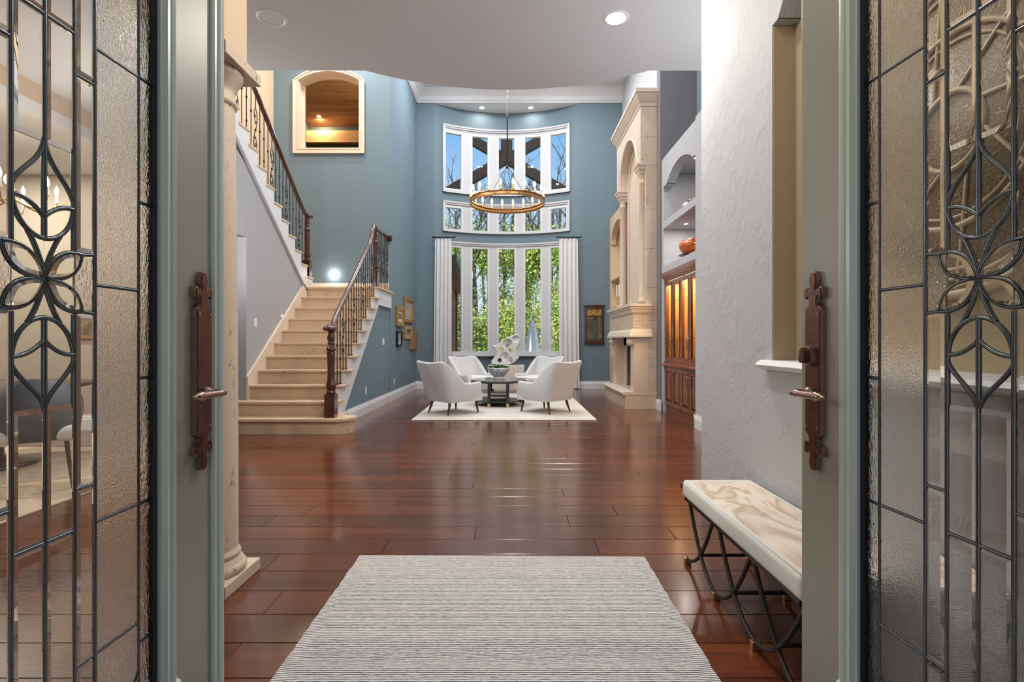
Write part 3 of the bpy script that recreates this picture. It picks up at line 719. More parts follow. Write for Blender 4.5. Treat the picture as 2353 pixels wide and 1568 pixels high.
    half = [(0, .781), (.008, .784), (.013, .795), (.014, .808), (.009, .826), (.013, .834), (.022, .833), (.030, .826), (.037, .829), (.040, .842), (.036, .856), (.029, .858), (.030, .850), (.026, .847), (.019, .852), (.015, .862), (.016, .872), (.021, .880), (.029, .885), (hw_, .888)]
    hz = lambda z: 2 * 1.065 - z
    outl = half + [(u, hz(z)) for u, z in reversed(half)] ; outl = outl + [(-u, z) for u, z in reversed(outl)][1:-1]
    esc = part('escutcheon', MB().prism([(uc + u, z) for u, z in outl], 0, .017, 'Y'), 'bronze_light')  # paler bronze puts the plate's lit edges into the colour
    part('faceplate', MB().prism([(uc + u * .90, 1.065 + (z - 1.065) * .985) for u, z in outl], .0165, .0195, 'Y'), 'bronze', esc)
    for z in (.905, 1.225):
        for q in (1, -1): part('screw', MB().sphere((uc + q * .024, .0205, z), .0035, 8, 5, (1, .6, 1)), 'bronze_light', esc)
    zl = 1.0
    lv = part('lever', MB().lathe([(.013, .018), (.013, .03), (.008, .034), (.008, .058)], (uc + .005, 0, zl + .006), 12, axis='Y'), 'bronze_light')
    pr = [(.0, -.125), (.004, -.124), (.0055, -.118), (.004, -.113), (.009, -.110), (.011, -.104), (.011, -.099), (.014, -.095), (.014, -.09), (.011, -.086), (.0105, -.08), (.009, -.02), (.0095, -.005), (.011, .0), (.009, .006), (.007, .01), (.0085, .016), (.006, .022), (0, .024)]
    part('lever_grip', MB().lathe(pr, (uc + .018, .056, zl), 14, axis='X'), 'bronze_light', lv)
    if side > 0:
        tb = part('thumb_turn', MB().prism([(uc + a, 1.105 + b) for a, b in ((0, .034), (.012, .026), (.021, .0), (.018, -.016), (.008, -.025), (-.008, -.025), (-.018, -.016), (-.021, .0), (-.012, .026))], .018, .034, 'Y'), 'bronze_light')
        part('thumb_turn_grip', MB().prism([(uc + a, 1.105 + b) for a, b in ((0, .026), (.008, .018), (.013, -.004), (.008, -.017), (-.008, -.017), (-.013, -.004), (-.008, .018))], .034, .052, 'Y'), 'bronze', tb)
    return root
entry_door(-1); entry_door(1)

# ================================================================== STONE COLUMN
cx, cyy = -1.432, 2.475
co = thing('stone_column', 'pitted travertine column with moulded base beside the leaded door', 'column', (cx, cyy, 0))
MB().box(cx - .162, cx + .162, cyy - .162, cyy + .162, 0, .058, .004).build('plinth', 'travertine', co)
bp_ = [(.150, .058), (.157, .068), (.158, .085), (.150, .100), (.142, .104), (.142, .112), (.130, .122), (.127, .132), (.133, .140), (.131, .152), (.124, .158), (.121, .172)]
MB().lathe(bp_, (cx, cyy, 0), 40).build('base', 'travertine', co)
MB().lathe([(.121, .172), (.1205, .6), (.117, 1.4), (.108, 2.18), (.106, 2.26)], (cx, cyy, 0), 40).build('shaft', 'travertine', co)
MB().lathe([(.106, 2.26), (.116, 2.268), (.120, 2.278), (.116, 2.29), (.108, 2.296), (.106, 2.34), (.110, 2.345), (.112, 2.356), (.118, 2.362), (.122, 2.374), (.134, 2.39), (.142, 2.408), (.143, 2.425), (.137, 2.432)], (cx, cyy, 0), 40).build('capital', 'travertine', co)
MB().box(cx - .162, cx + .165, cyy - .162, cyy + .162, 2.432, 2.484, .003).build('abacus', 'travertine', co)

# ================================================================== STAIRS
SXL, SXR = -3.47, -2.28       # carriage between skirt and outer stringer
lf = thing('lower_stair_flight', 'travertine stair flight rising from the hall to the landing', 'stairs', (-2.9, 6.4, 0))
for n in range(1, NL + 1):
    y, z = D0 + (n - 1) * T, n * Rr
    if n == 1:
        ol = lambda g: [(-3.75, y + .62), (-3.75, y - g)] + [(-2.20 + (.22 + g) * math.cos(a), y + .22 + (.22 + g) * math.sin(a)) for a in [-pi / 2 + pi * i / 14 for i in range(15)]] + [(-2.20, y + .62)]
        MB().prism(ol(-.03), 0, z - .032, 'Z').build('riser', 'travertine_step', lf)
        MB().prism(ol(0), z - .032, z, 'Z').build('tread', 'travertine_step', lf)
    else:
        xl = -3.62 if n == 2 else SXL
        d_ = 1.04 if n == NL else T + .04
        if n < NL: MB().box(xl, -2.337, y + .03, y + .05, z - Rr, z - .032).build('riser', 'travertine_step', lf)
        else: MB().box(xl, -2.337, y + .03, y + .05, z - Rr, z - .032).build('riser', 'travertine_step', lf)
        m = MB().box(xl, SXR + .045, y, y + d_, z - .032, z, .008)
        if n == NL: m.box(-4.52, xl, y, 9.9, z - .032, z)
        m.build('tread' if n < NL else 'landing_slab', 'travertine_step', lf)
# closed body under the steps
MB().prism([(D0 + .3, 0), (D0 + .3, Rr - .04)] + [p for n in range(2, NL + 1) for p in ((D0 + (n - 1) * T + .05, (n - 1) * Rr - .035), (D0 + (n - 1) * T + .05, n * Rr - .035))] + [(9.88, ZL - .035), (9.88, 0)], SXL, -2.338, 'X').build('carriage', 'grey_wall', lf)
# white outer stringer: stepped top, sloping lower edge
st = []
for n in range(2, NL + 1):
    y = D0 + (n - 1) * T + .03
    st += [(y, (n - 1) * Rr - .001), (y, n * Rr - .033)]
st += [(9.88, ZL - .033), (9.88, ZL - .30), (D0 + 10.4 * T, ZL - .30), (D0 + 1.15 * T + .42, .18), (D0 + T + .03, .18)]
MB().prism(st, -2.335, SXR, 'X').build('stringer', 'white_trim', lf)
# left skirt board
MB().prism([(D0 + 2 * T - .02, 2 * Rr), (D0 + 2 * T - .02, 3 * Rr + .12), (8.86, ZL + .12), (8.86, ZL - .2), (D0 + 3 * T, 2 * Rr)], -3.5, SXL, 'X').build('skirt_board', 'cream_trim', lf)
struct('wall_stair_panel', MB().prism([(D0 + .5, 0), (9.9, 0), (9.9, ZL - .1), (D0 + 10.4 * T, ZL - .1), (D0 + .5, .3)], -2.47, -2.32, 'X'), 'blue_wall', 'blue triangular wall panel under the lower stair flight', 'wall')
MB().prism([(9.9 - a, ZL + z) for a, z in bprof()], -4.52, -2.34, 'X').build('landing_baseboard', 'cream_trim', lf)
# upper flight, coming back towards the entry
uf = thing('upper_stair_flight', 'upper stair flight climbing from the landing above the grey wall', 'stairs', (-4.0, 8.0, ZL))
XU = -3.47
for k in range(1, 12):
    y, z = UY - (k - 1) * UT, ZL + k * Rr
    MB().box(-4.5, XU, y - UT - .03, y, z - .032, z, .006).build('tread', 'travertine_step', uf)
    MB().box(-4.5, XU - .03, y - .05, y - .03, z - Rr, z - .032).build('riser', 'travertine_step', uf)
us = []
for k in range(1, 12):
    y = UY - (k - 1) * UT - .03
    us += [(y, ZL + (k - 1) * Rr - (.0 if k == 1 else .033)), (y, ZL + k * Rr - .033)]
yend = UY - 11 * UT
us += [(yend, ZL + 11 * Rr - .033), (yend, zu(yend) - .48), (UY - .30, zu(UY - .30) - .48), (UY - .03, ZL - .18)]
MB().prism(us, -3.56, XU - .012, 'X').build('stringer', 'white_trim', uf)
zt = lambda y: zu(y) - .50
MB().prism([(yend, zt(yend)), (UY - .3, zt(UY - .3)), (UY - .3, zt(UY - .3) + .035), (yend, zt(yend) + .035)], -3.5, -3.47, 'X').build('stringer_moulding', 'grey_wall', uf)
MB().prism([(UY - .05, ZL), (UY - .05, ZL + .1)] + [(yend, zt(yend) + .2), (yend, zt(yend)), (UY - .3, ZL)], -4.5, -3.56, 'X').build('carriage', 'grey_wall', uf)
# ---- wrought iron balusters (three patterns, shared meshes)
def knot(mb, z, r=.014): return mb.lathe([(.006, z - .02), (r * .8, z - .012), (r * .6, z - .007), (r * 1.25, z), (r * .6, z + .007), (r * .8, z + .012), (.006, z + .02)], n=8)
def scroll(cy_, cz_, r, turn, a0, n=14):
    return [(0, cy_ + r * (1 - .72 * i / n) * math.cos(a0 + turn * 2 * pi * 1.15 * i / n), cz_ + r * (1 - .72 * i / n) * math.sin(a0 + turn * 2 * pi * 1.15 * i / n)) for i in range(n + 1)]
BAL = {}
def baluster(kind, h):
    key = (kind, round(h, 3))
    if key in BAL: return BAL[key]
    m = MB().box(-.016, .016, -.016, .016, 0, .012).lathe([(.013, .012), (.007, .03)], n=8)
    if kind < 2:
        m.tube([(0, 0, .01), (0, 0, h)], .0068, 6)
        for z in ((.58, .58 + .0001) if kind == 0 else (.34, .66)): knot(m, z * h)
    else:
        zc = h * .5; w, q = .042, h * .30
        m.tube([(0, 0, .01), (0, 0, zc - q)], .0068, 6).tube([(0, 0, zc + q), (0, 0, h)], .0068, 6)
        for sg in (1, -1):      # long S sides and curled ends, one above, one below
            sp = bez((0, 0, zc + sg * q), (0, sg * w * 1.7, zc + sg * q * .80), (0, sg * w * 1.3, zc + sg * q * .28), (0, -sg * .004, zc), 12)
            m.tube(sp, .0058, 6)
            m.tube(scroll(-sg * .012, zc + sg * q * .66, .030, sg, pi / 2 * sg), .0052, 6)
            m.tube(scroll(sg * .006, zc + sg * q * .36, .024, -sg, -pi / 2 * sg), .0052, 6)
            m.tube(bez((0, -sg * .012, zc + sg * q * .98), (0, -sg * w * 1.2, zc + sg * q * .9), (0, -sg * w * 1.1, zc + sg * q * .55), (0, -sg * .01, zc + sg * q * .42), 8), .0052, 6)
        knot(m, zc, .016)
    BAL[key] = m.mesh('baluster', 'iron'); return BAL[key]
def put_bal(root, kind, h, x, y, z):
    o = bpy.data.objects.new('baluster', baluster(kind, h)); COL.objects.link(o); o.parent = root; o.location = Vector((x, y, z)) - rloc(root)
def newel(x, y, z0, h, root, name='newel_post', w=.064):
    m = MB().box(x - w, x + w, y - w, y + w, z0, z0 + h * .27, .004)
    k = h / 1.1
    pr = [(.055, .27), (.06, .28), (.06, .295), (.045, .305), (.05, .315), (.062, .34), (.066, .36), (.058, .39), (.047, .43), (.043, .50), (.046, .60), (.05, .70), (.053, .74), (.045, .755), (.058, .765), (.062, .78), (.052, .80), (.036, .82), (.036, .835), (.046, .845), (.04, .855), (.038, .87), (.048, .90), (.046, .93), (.034, .96), (.036, .975), (.05, .985), (.052, 1.0)]
    return m.lathe([(r * w / .064, z0 + a * h) for r, a in pr], (x, y, 0), 20).build(name, 'rail_wood', root)
RP = [(-.030, -.02), (-.034, .004), (-.026, .022), (-.010, .031), (.010, .031), (.026, .022), (.034, .004), (.030, -.02), (.018, -.031), (-.018, -.031)]
def rail(mb, pts):
    """sweep the handrail section along pts (plane x = const or y = const, steps in height allowed)"""
    pts = [Vector(p) for p in pts]; n = len(RP); vs = []
    for i, p in enumerate(pts):
        dd = (pts[min(i + 1, len(pts) - 1)] - pts[max(i - 1, 0)]).normalized(); hor = Vector((dd.x, dd.y, 0))
        a = Vector((dd.y, -dd.x, 0)).normalized() if hor.length > 1e-4 else Vector((1, 0, 0)); b = a.cross(dd).normalized()
        if b.z < 0: b = -b
        vs += [p + a * u + b * w for u, w in RP]
    fs = [tuple(range(n - 1, -1, -1)), tuple(range(len(vs) - n, len(vs)))]
    for i in range(len(pts) - 1):
        fs += [(i * n + k, i * n + (k + 1) % n, (i + 1) * n + (k + 1) % n, (i + 1) * n + k) for k in range(n)]
    return mb.add(vs, fs, True)
XB = -2.33
lr = thing('lower_stair_railing', 'wrought iron railing with mahogany handrail along the lower flight', 'railing', (XB, 6.6, Rr))
newel(XB + .05, 6.58, Rr, 1.10, lr)
zn = lambda y: Rr * (1 + (y - D0) / T)
hr_ = .90
ry = [(XB + .05, 6.50, 1.31), (XB + .03, 6.62, 1.32), (XB + .01, 6.72, zn(6.72) + hr_), (XB, 6.9, zn(6.9) + hr_), (XB, 8.5, zn(8.5) + hr_), (XB, 8.66, zn(8.66) + hr_ + .03), (XB, 8.76, zn(8.76) + hr_ + .12), (XB, 8.80, ZL + 1.02)]
hrail = rail(MB(), ry).build('handrail', 'rail_wood', lr)
MB().lathe([(.0, 1.275), (.07, 1.275), (.082, 1.285), (.086, 1.30), (.082, 1.318), (.07, 1.33), (.05, 1.336), (.04, 1.35), (.0, 1.354)], (XB + .04, 6.56, 0), 24).build('volute', 'rail_wood', hrail)
for n in range(2, NL):
    for j in (0, 1):
        y = D0 + (n - 1) * T + .07 + j * T / 2; z = n * Rr
        kind = 2 if j == 0 and n % 2 == 0 else (1 if j == 1 and n % 2 == 0 else 0) if n % 2 == 0 else (j)
        put_bal(lr, kind, (.90 - .028) + (.07 + j * T / 2) * Rr / T - .02, XB, y, z)
ld = thing('landing_railing', 'short level iron railing with mahogany rail guarding the landing edge', 'railing', (XB, 9.2, ZL))
newel(XB, 8.92, ZL, .98, ld, w=.05)
rail(MB(), [(XB, 8.80, ZL + 1.02), (XB, 8.9, ZL + 1.025), (XB, 9.2, ZL + 1.02), (XB, 9.9, ZL + 1.02)]).build('handrail', 'rail_wood', ld)
MB().box(XB - .06, XB + .06, 9.87, 9.9, ZL + .97, ZL + 1.08, .006).build('rosette', 'rail_wood', ld)
for i in range(8): put_bal(ld, 2 if i % 3 == 1 else i % 2, 1.0, XB, 9.02 + i * .105, ZL)
ur = thing('upper_stair_railing', 'wrought iron railing with mahogany handrail along the upper flight', 'railing', (XU, 8.0, ZL))
XW = -3.55
newel(XW, UY - .10, ZL + Rr, 1.05, ur, w=.058)
hu = .90
r2 = [(XW, UY + .04, ZL + Rr + 1.07), (XW, UY - .06, ZL + Rr + 1.07), (XW, UY - .22, zu(UY - .22) + hu + .02), (XW, UY - .4, zu(UY - .4) + hu), (XW, UY - 2.6, zu(UY - 2.6) + hu)]
h2 = rail(MB(), r2).build('handrail', 'rail_wood', ur)
MB().lathe([(.0, -.03), (.06, -.03), (.07, -.015), (.072, 0), (.068, .02), (.05, .032), (0, .036)], (XW, UY - .03, ZL + Rr + 1.07), 20).build('volute', 'rail_wood', h2)
for k in range(1, 12):
    for j in (0, 1):
        if k == 1 and j == 0: continue
        y = UY - (k - 1) * UT - .07 - j * UT / 2; z = ZL + k * Rr
        kind = 2 if (2 * k + j) % 4 == 1 else (0 if (2 * k + j) % 4 in (0, 2) else 1)
        put_bal(ur, kind, .87 + (.07 + j * UT / 2) * Rr / UT - .02, XW, y, z)

# ================================================================== FIREPLACE
FY0, FY1, FX, FB = 8.82, 10.80, 2.17, 2.66
fp = thing('stone_fireplace', 'tall carved limestone fireplace with arch, columns, mantel and raised hearth', 'fireplace', (2.3, 9.8, 0))
# stone blocks of the breast, laid in courses
cuts = [0, .28, .86, 1.50, 2.05, 2.72, 3.38, 4.16, 4.60, 5.12]
for i, (a, b) in enumerate(zip(cuts, cuts[1:])):
    x0 = 2.26 if b <= 4.17 else FX
    MB().box(x0, 2.445, FY0, FY0 + .20, a, b - .003, .003).build('block', 'travertine', fp)
MB().box(2.43, 2.655, FY0 + .002, FY1, 1.2, 5.1).build('chimney_core', 'limestone', fp)
MB().box(2.26, 2.445, FY1 - .20, FY1, 0, 4.16, .003).build('block', 'travertine', fp)
# arched upper panel
ya, yb, zsp = 9.10, 10.50, 4.16
rr = (yb - ya) / 2
ap = [(FY1, 5.12), (FY0 + .2, 5.12), (FY0 + .2, zsp)] + [(ya, zsp)] + [((ya + yb) / 2 - rr * math.cos(pi * i / 20), zsp + rr * math.sin(pi * i / 20)) for i in range(1, 20)] + [(yb, zsp), (FY1, zsp)]
MB().prism(ap, FX, 2.445, 'X').build('arch_panel', 'limestone', fp)
MB().tube([(FX + .005, (ya + yb) / 2 - (rr + .02) * math.cos(pi * i / 24), zsp + (rr + .02) * math.sin(pi * i / 24)) for i in range(25)], .024, 8).build('arch_moulding', 'limestone', fp)
MB().box(2.33, 2.44, FY0 + .2, FY1 - .2, 1.78, 5.0).build('recess_panel', 'limestone', fp)
rm = [(2.32, ya + .13, 1.85), (2.32, ya + .13, zsp)] + [(2.32, (ya + yb) / 2 - (rr - .13) * math.cos(pi * i / 20), zsp + (rr - .13) * math.sin(pi * i / 20)) for i in range(1, 20)] + [(2.32, yb - .13, zsp), (2.32, yb - .13, 1.85)]
MB().tube(rm, .022, 8).build('recess_moulding', 'limestone', fp)
crp = [(0, 0), (.012, 0), (.012, .05), (.03, .07), (.06, .12), (.085, .17), (.085, .19), (.105, .20), (.105, .26), (0, .26)]
def wrap(prof, x0, y0, y1, z0, mb, xb=2.45):
    """moulding that runs along the front (x = x0) and returns to the wall at both ends"""
    vs = []; n = len(prof)
    for a, z in prof: vs += [(xb, y0 - a, z0 + z), (x0 - a, y0 - a, z0 + z), (x0 - a, y1 + a, z0 + z), (xb, y1 + a, z0 + z)]
    fs = [(i * 4 + k, i * 4 + k + 1, (i + 1) * 4 + k + 1, (i + 1) * 4 + k) for i in range(n - 1) for k in range(3)]
    fs += [tuple(range(0, 4)), tuple(range(4 * n - 4, 4 * n)), tuple(i * 4 for i in range(n)), tuple(i * 4 + 3 for i in range(n))]
    return mb.add(vs, fs)
wrap(crp, FX, FY0, FY1, 5.12, MB(), 2.655).build('cornice', 'limestone', fp)
for yy in (8.96, 10.60):
    cp = [(.075, 1.80), (.09, 1.80), (.095, 1.83), (.085, 1.86), (.075, 1.88), (.068, 1.90), (.066, 2.8), (.061, 3.84), (.07, 3.85), (.072, 3.865), (.062, 3.88), (.062, 3.92), (.075, 3.95), (.08, 3.97)]
    cl_ = MB().lathe(cp, (2.25, yy, 0), 24).build('column', 'travertine', fp)
    wrap([(0, 0), (.0, .02), (.02, .05), (.025, .08), (.05, .11), (.055, .15), (.075, .17), (.075, .20), (0, .20)], 2.19, yy - .07, yy + .07, 3.96, MB(), 2.44).build('capital', 'limestone', cl_)
# mantel
MX = 2.04
wrap([(0, 0), (.015, .0), (.03, .03), (.035, .06), (.055, .085), (.06, .11), (.08, .12), (.08, .165), (0, .165)], MX, FY0 - .006, FY1 - .08, 1.615, MB(), 2.35).build('mantel_shelf', 'limestone', fp)
MB().box(MX, 2.35, FY0 - .006, FY1 - .08, 1.36, 1.62).build('mantel_frieze', 'carved_stone', fp)
wrap([(.075, 0), (.075, .03), (.065, .045), (.055, .085), (.03, .12), (.008, .135), (0, .14), (0, .145)], MX, FY0 - .006, FY1 - .08, 1.215, MB(), 2.35).build('mantel_moulding', 'limestone', fp)
for yy in (FY0 - .005, FY1 - .345):
    lg = MB().box(2.06, 2.30, yy, yy + .26, .285, 1.215, .004).build('jamb', 'limestone', fp)
    MB().lathe([(.0, yy - .004), (.045, yy - .004), (.062, yy + .01), (.062, yy + .25), (.045, yy + .264), (0, yy + .264)], (2.045, 0, 1.135), 18, axis='Y').build('corbel_scroll', 'limestone', lg)
MB().box(2.24, 2.36, FY0 + .26, FY0 + .36, .285, 1.215).box(2.24, 2.36, FY1 - .56, FY1 - .34, .285, 1.215).box(2.24, 2.36, FY0 + .26, FY1 - .34, 1.06, 1.215).build('surround', 'limestone', fp)
MB().box(2.40, 2.64, FY0 + .22, FY1 - .22, .285, 1.2).build('firebox', 'firebox_black', fp)
sc_ = MB().box(2.262, 2.27, FY0 + .37, FY0 + .40, .29, 1.055).box(2.262, 2.27, FY1 - .6, FY1 - .57, .29, 1.055).box(2.262, 2.27, FY0 + .37, FY1 - .57, 1.02, 1.055)
for i in range(12): sc_.box(2.263, 2.268, FY0 + .45 + i * .09, FY0 + .456 + i * .09, .3, 1.02)
sc_.build('fire_screen', 'black_metal', fp)
MB().box(1.91, 2.44, FY0 - .006, FY1 - .10, 0, .235).build('hearth_base', 'travertine', fp)
hp = [(1.885, .235), (1.872, .245), (1.868, .26), (1.872, .275), (1.885, .285), (2.445, .285), (2.445, .235)]
MB().prism(hp, FY0 - .012, FY1 - .06, 'Y').build('hearth_slab', 'limestone', fp)
# shelf niche beyond the fireplace
sh = MB().box(2.36, 2.66, 12.50, 12.6, 0, 4.08).box(2.36, 2.66, 10.9, 11.0, 0, 4.08).box(2.62, 2.66, 11.0, 12.5, 0, 4.08)
hd = [(12.5, 4.08), (11.0, 4.08), (11.0, 3.45)] + [(11.75 - .70 * math.cos(pi * i / 14), 3.45 + .42 * math.sin(pi * i / 14)) for i in range(15)] + [(12.5, 3.45)]
sh.prism(hd, 2.36, 2.48, 'X')
sho = struct('wall_shelf_niche', sh, 'beige_wall', 'beige arched shelf recess in the corner past the fireplace', 'wall niche')
for z in (2.62, 1.95, 1.3, .8): MB().box(2.37, 2.62, 11.0, 12.5, z - .05, z, .004).build('niche_shelf', 'beige_wall', sho)
# ================================================================== DISPLAY CABINET
CX, CY0, CY1 = 2.49, 6.925, 8.495
cb = thing('display_cabinet', 'cherry wood display cabinet with lit glass doors built into the plaster niche', 'cabinet', (2.75, 7.7, 0))
bd = MB().box(2.99, 3.045, CY0, CY1, 0, 2.2).box(CX + .03, 3.0, CY0, CY0 + .02, 0, 2.2).box(CX + .03, 3.0, CY1 - .02, CY1, 0, 2.2).box(CX + .03, 3.0, CY0, CY1, 2.14, 2.2).box(CX + .06, 3.0, CY0, CY1, 0, .10).box(CX + .03, 3.0, CY0, CY1, .10, .12).box(CX + .03, 3.0, CY0, CY1, .70, .74)
bd.box(CX + .03, 2.99, 7.70, 7.72, .82, 2.14)
MB().box(2.984, 2.99, CY0 + .02, CY1 - .02, .82, 2.14).box(CX + .05, 2.984, CY1 - .026, CY1 - .02, .82, 2.14).box(CX + .05, 2.984, 7.694, 7.70, .82, 2.13).build('lining', 'maple', cb)  # paler wood added inside so the lit interior glows more
bd.build('body', 'cherry', cb)
MB().prism([(CX - .035, .745), (CX - .045, .755), (CX - .045, .775), (CX - .03, .785), (CX - .02, .80), (CX - .02, .82), (3.0, .82), (3.0, .745)], CY0, CY1, 'Y').build('counter', 'cherry', cb)
MB().prism([(CX + .03, 2.10), (CX - .005, 2.10), (CX - .01, 2.125), (CX - .03, 2.15), (CX - .055, 2.19), (CX - .055, 2.235), (3.0, 2.235), (3.0, 2.10)], CY0, CY1, 'Y').build('cornice', 'cherry', cb)
MB().box(CX + .02, CX + .06, CY0, CY1, 0, .10).build('toe_kick', 'cherry', cb)
dw = (CY1 - CY0) / 4
def panel_frame(mb, y0, y1, z0, z1, x0, x1, s):
    return mb.box(x0, x1, y0, y0 + s, z0, z1, .002).box(x0, x1, y1 - s, y1, z0, z1, .002).box(x0, x1, y0 + s, y1 - s, z0, z0 + s, .002).box(x0, x1, y0 + s, y1 - s, z1 - s, z1, .002)
for i in range(4):
    y0, y1 = CY0 + i * dw + .003, CY0 + (i + 1) * dw - .003
    d = panel_frame(MB(), y0, y1, .83, 2.095, CX, CX + .024, .058); panel_frame(d, y0 + .05, y1 - .05, .88, 2.045, CX - .006, CX + .004, .014)
    do = d.build('glass_door', 'cherry', cb)
    MB().box(CX + .010, CX + .013, y0 + .055, y1 - .055, .885, 2.04).build('pane', 'window_glass', do)
    e = panel_frame(MB(), y0, y1, .125, .735, CX, CX + .024, .06); panel_frame(e, y0 + .055, y1 - .055, .18, .68, CX - .006, CX + .004, .014)
    eo = e.build('door', 'cherry', cb)
    rp_ = MB(); a, b, c_, d_ = y0 + .068, y1 - .068, .195, .665
    vs = [(CX + .014, a, c_), (CX + .014, b, c_), (CX + .014, b, d_), (CX + .014, a, d_), (CX - .002, a + .03, c_ + .03), (CX - .002, b - .03, c_ + .03), (CX - .002, b - .03, d_ - .03), (CX - .002, a + .03, d_ - .03)]
    rp_.add(vs, [(4, 5, 6, 7)] + [(k, (k + 1) % 4, 4 + (k + 1) % 4, 4 + k) for k in range(4)] + [(3, 2, 1, 0)]).build('raised_panel', 'cherry', eo)
    hy = (y1 - .03) if i % 2 == 0 else (y0 + .03)
    for par, z0, z1 in ((do, 1.03, 1.19), (eo, .48, .64)):
        MB().tube([(CX + .002, hy, z0), (CX - .028, hy, z0 + .006), (CX - .03, hy, z0 + .02), (CX - .03, hy, z1 - .02), (CX - .028, hy, z1 - .006), (CX + .002, hy, z1)], .006, 8).build('handle', 'bronze_light', par)
for z in (1.15, 1.48, 1.80):
    for y0, y1 in ((CY0 + .02, 7.70), (7.72, CY1 - .02)): MB().box(CX + .06, 2.985, y0, y1, z, z + .008).build('glass_shelf', 'clear_glass', cb)
MB().box(CX + .05, CX + .075, CY0 + .03, CY1 - .03, 2.078, 2.096).build('light_strip', 'warm_glow', cb)
lamp('cabinet_lamp', (2.72, 7.31, 2.085), 15, .3, (1, .66, .30), parent=cb); lamp('cabinet_lamp', (2.72, 8.11, 2.085), 15, .3, (1, .66, .30), parent=cb)
for i, (y, z, h, r) in enumerate(((8.2, 1.488, .20, .05), (8.05, 1.158, .22, .06), (7.95, .825, .17, .08), (7.45, .825, .14, .09), (7.35, 1.488, .2, .05), (7.5, 1.158, .2, .06))):
    MB().lathe([(.0, 0), (r * .6, 0), (r, h * .35), (r * .9, h * .6), (r * .4, h * .8), (r * .5, h), (r * .45, h), (r * .35, h * .8)], (2.78, y, z), 16).build('display_vase', ['porcelain_white', 'pewter', 'porcelain'][i % 3])
    v_ = bpy.data.objects['display_vase' + ('.%03d' % i if i else '')]
    tag(v_, ['small white vase at the far end of the upper lit cabinet shelf', 'pewter jar on the middle lit cabinet shelf, far half', 'patterned jar on the cabinet floor, far half', 'squat white jar on the cabinet floor, near half', 'slim pewter vase on the upper lit cabinet shelf, near half', 'patterned jar on the middle lit cabinet shelf, near half'][i], 'vase', 'pieces inside the lit cabinet')
# niche pieces
bo = thing('wooden_bowl', 'large glossy orange wooden bowl on the ledge above the cabinet', 'bowl', (2.72, 7.72, 2.36))
MB().lathe([(0, 0), (.10, 0), (.17, .06), (.235, .16), (.245, .20), (.235, .245), (.20, .27), (.175, .285), (.165, .275), (.20, .24), (.19, .15), (.1, .04), (0, .03)], (2.72, 7.72, 2.36), 28).build('bowl_body', 'orange_bowl', bo)
MB().lathe([(.246, .065), (.240, .07), (.1745, .058), (.17, .05)], (2.72, 7.72, 2.36), 28, True, cap=False).build('bowl_base_band', 'bowl_inside', bo)
MB().prism([(7.60 + a, 2.63 + b) for a, b in ((0, 0), (.24, 0), (.22, .05), (.15, .04), (.10, .065), (.04, .04))], 2.69, 2.71, 'X').build('bowl_lip', 'orange_bowl', bo)
tp = thing('teapot', 'grey ceramic teapot with curved handle on the upper niche shelf', 'teapot', (2.70, 7.95, 3.08))
MB().lathe([(0, 0), (.07, 0), (.12, .04), (.135, .10), (.11, .16), (.06, .185), (.055, .19), (.03, .20), (.012, .21), (.018, .225), (0, .235)], (2.70, 7.93, 3.08), 22).build('pot', 'pewter', tp)
MB().tube([(2.70, 8.06, 3.24)] + bez((2.70, 8.05, 3.24), (2.70, 8.18, 3.28), (2.70, 8.2, 3.13), (2.70, 8.05, 3.13), 10), .010, 8).build('handle', 'pewter', tp)
MB().tube(bez((2.70, 7.82, 3.15), (2.70, 7.76, 3.18), (2.70, 7.73, 3.26), n=8), [.024 - .0016 * i for i in range(9)], 8).build('spout', 'pewter', tp)
pl = MB().lathe([(0, 0), (.07, 0), (.19, .05), (.21, .075), (.20, .08), (.15, .05), (0, .03)], (2.72, 7.45, 3.08), 24).build('shallow_dish', 'pewter'); tag(pl, 'wide dark pewter dish beside the teapot', 'dish')
# ================================================================== SITTING GROUP
lr_ = MB()
nx, ny = 30, 40
X0, X1, YA, YB = -1.455, 1.225, 7.54, 11.3
lr_.box(X0, X1, YA, YB, .0005, .014, .004)
rg = lr_.build('area_rug', 'ivory_rug'); tag(rg, 'plain ivory area rug under the four armchairs', 'rug')
fr_ = MB(); rx = random.Random(5)
def wavy(n, a, b, amp): return [(a + (b - a) * i / n, rx.uniform(-amp, amp)) for i in range(n + 1)]
nx, ny = 24, 60; vs = []
for j in range(ny + 1):
    for i in range(nx + 1):
        x = -.81 + 1.51 * i / nx; y = .66 + (2.785 - .66) * j / ny - (.020 * i / nx if j == ny else 0)
        if i in (0, nx): x += rx.uniform(-.003, .003)
        vs.append((x, y, .013 if 0 < i < nx and 0 < j < ny else .008))
k = len(vs); m = nx + 1
edge_ = [i for i in range(m)] + [j * m + nx for j in range(1, ny + 1)] + [ny * m + i for i in range(nx - 1, -1, -1)] + [j * m for j in range(ny - 1, 0, -1)]
low = [(vs[i][0], vs[i][1], .0005) for i in edge_]; ne = len(edge_)
fr_.add(vs + low, [(j * m + i, j * m + i + 1, (j + 1) * m + i + 1, (j + 1) * m + i) for j in range(ny) for i in range(nx)] + [(edge_[i], k + i, k + (i + 1) % ne, edge_[(i + 1) % ne]) for i in range(ne)])
er = fr_.build('entry_rug', 'ribbed_rug'); tag(er, 'grey and white ribbed wool rug inside the entry doors', 'rug')

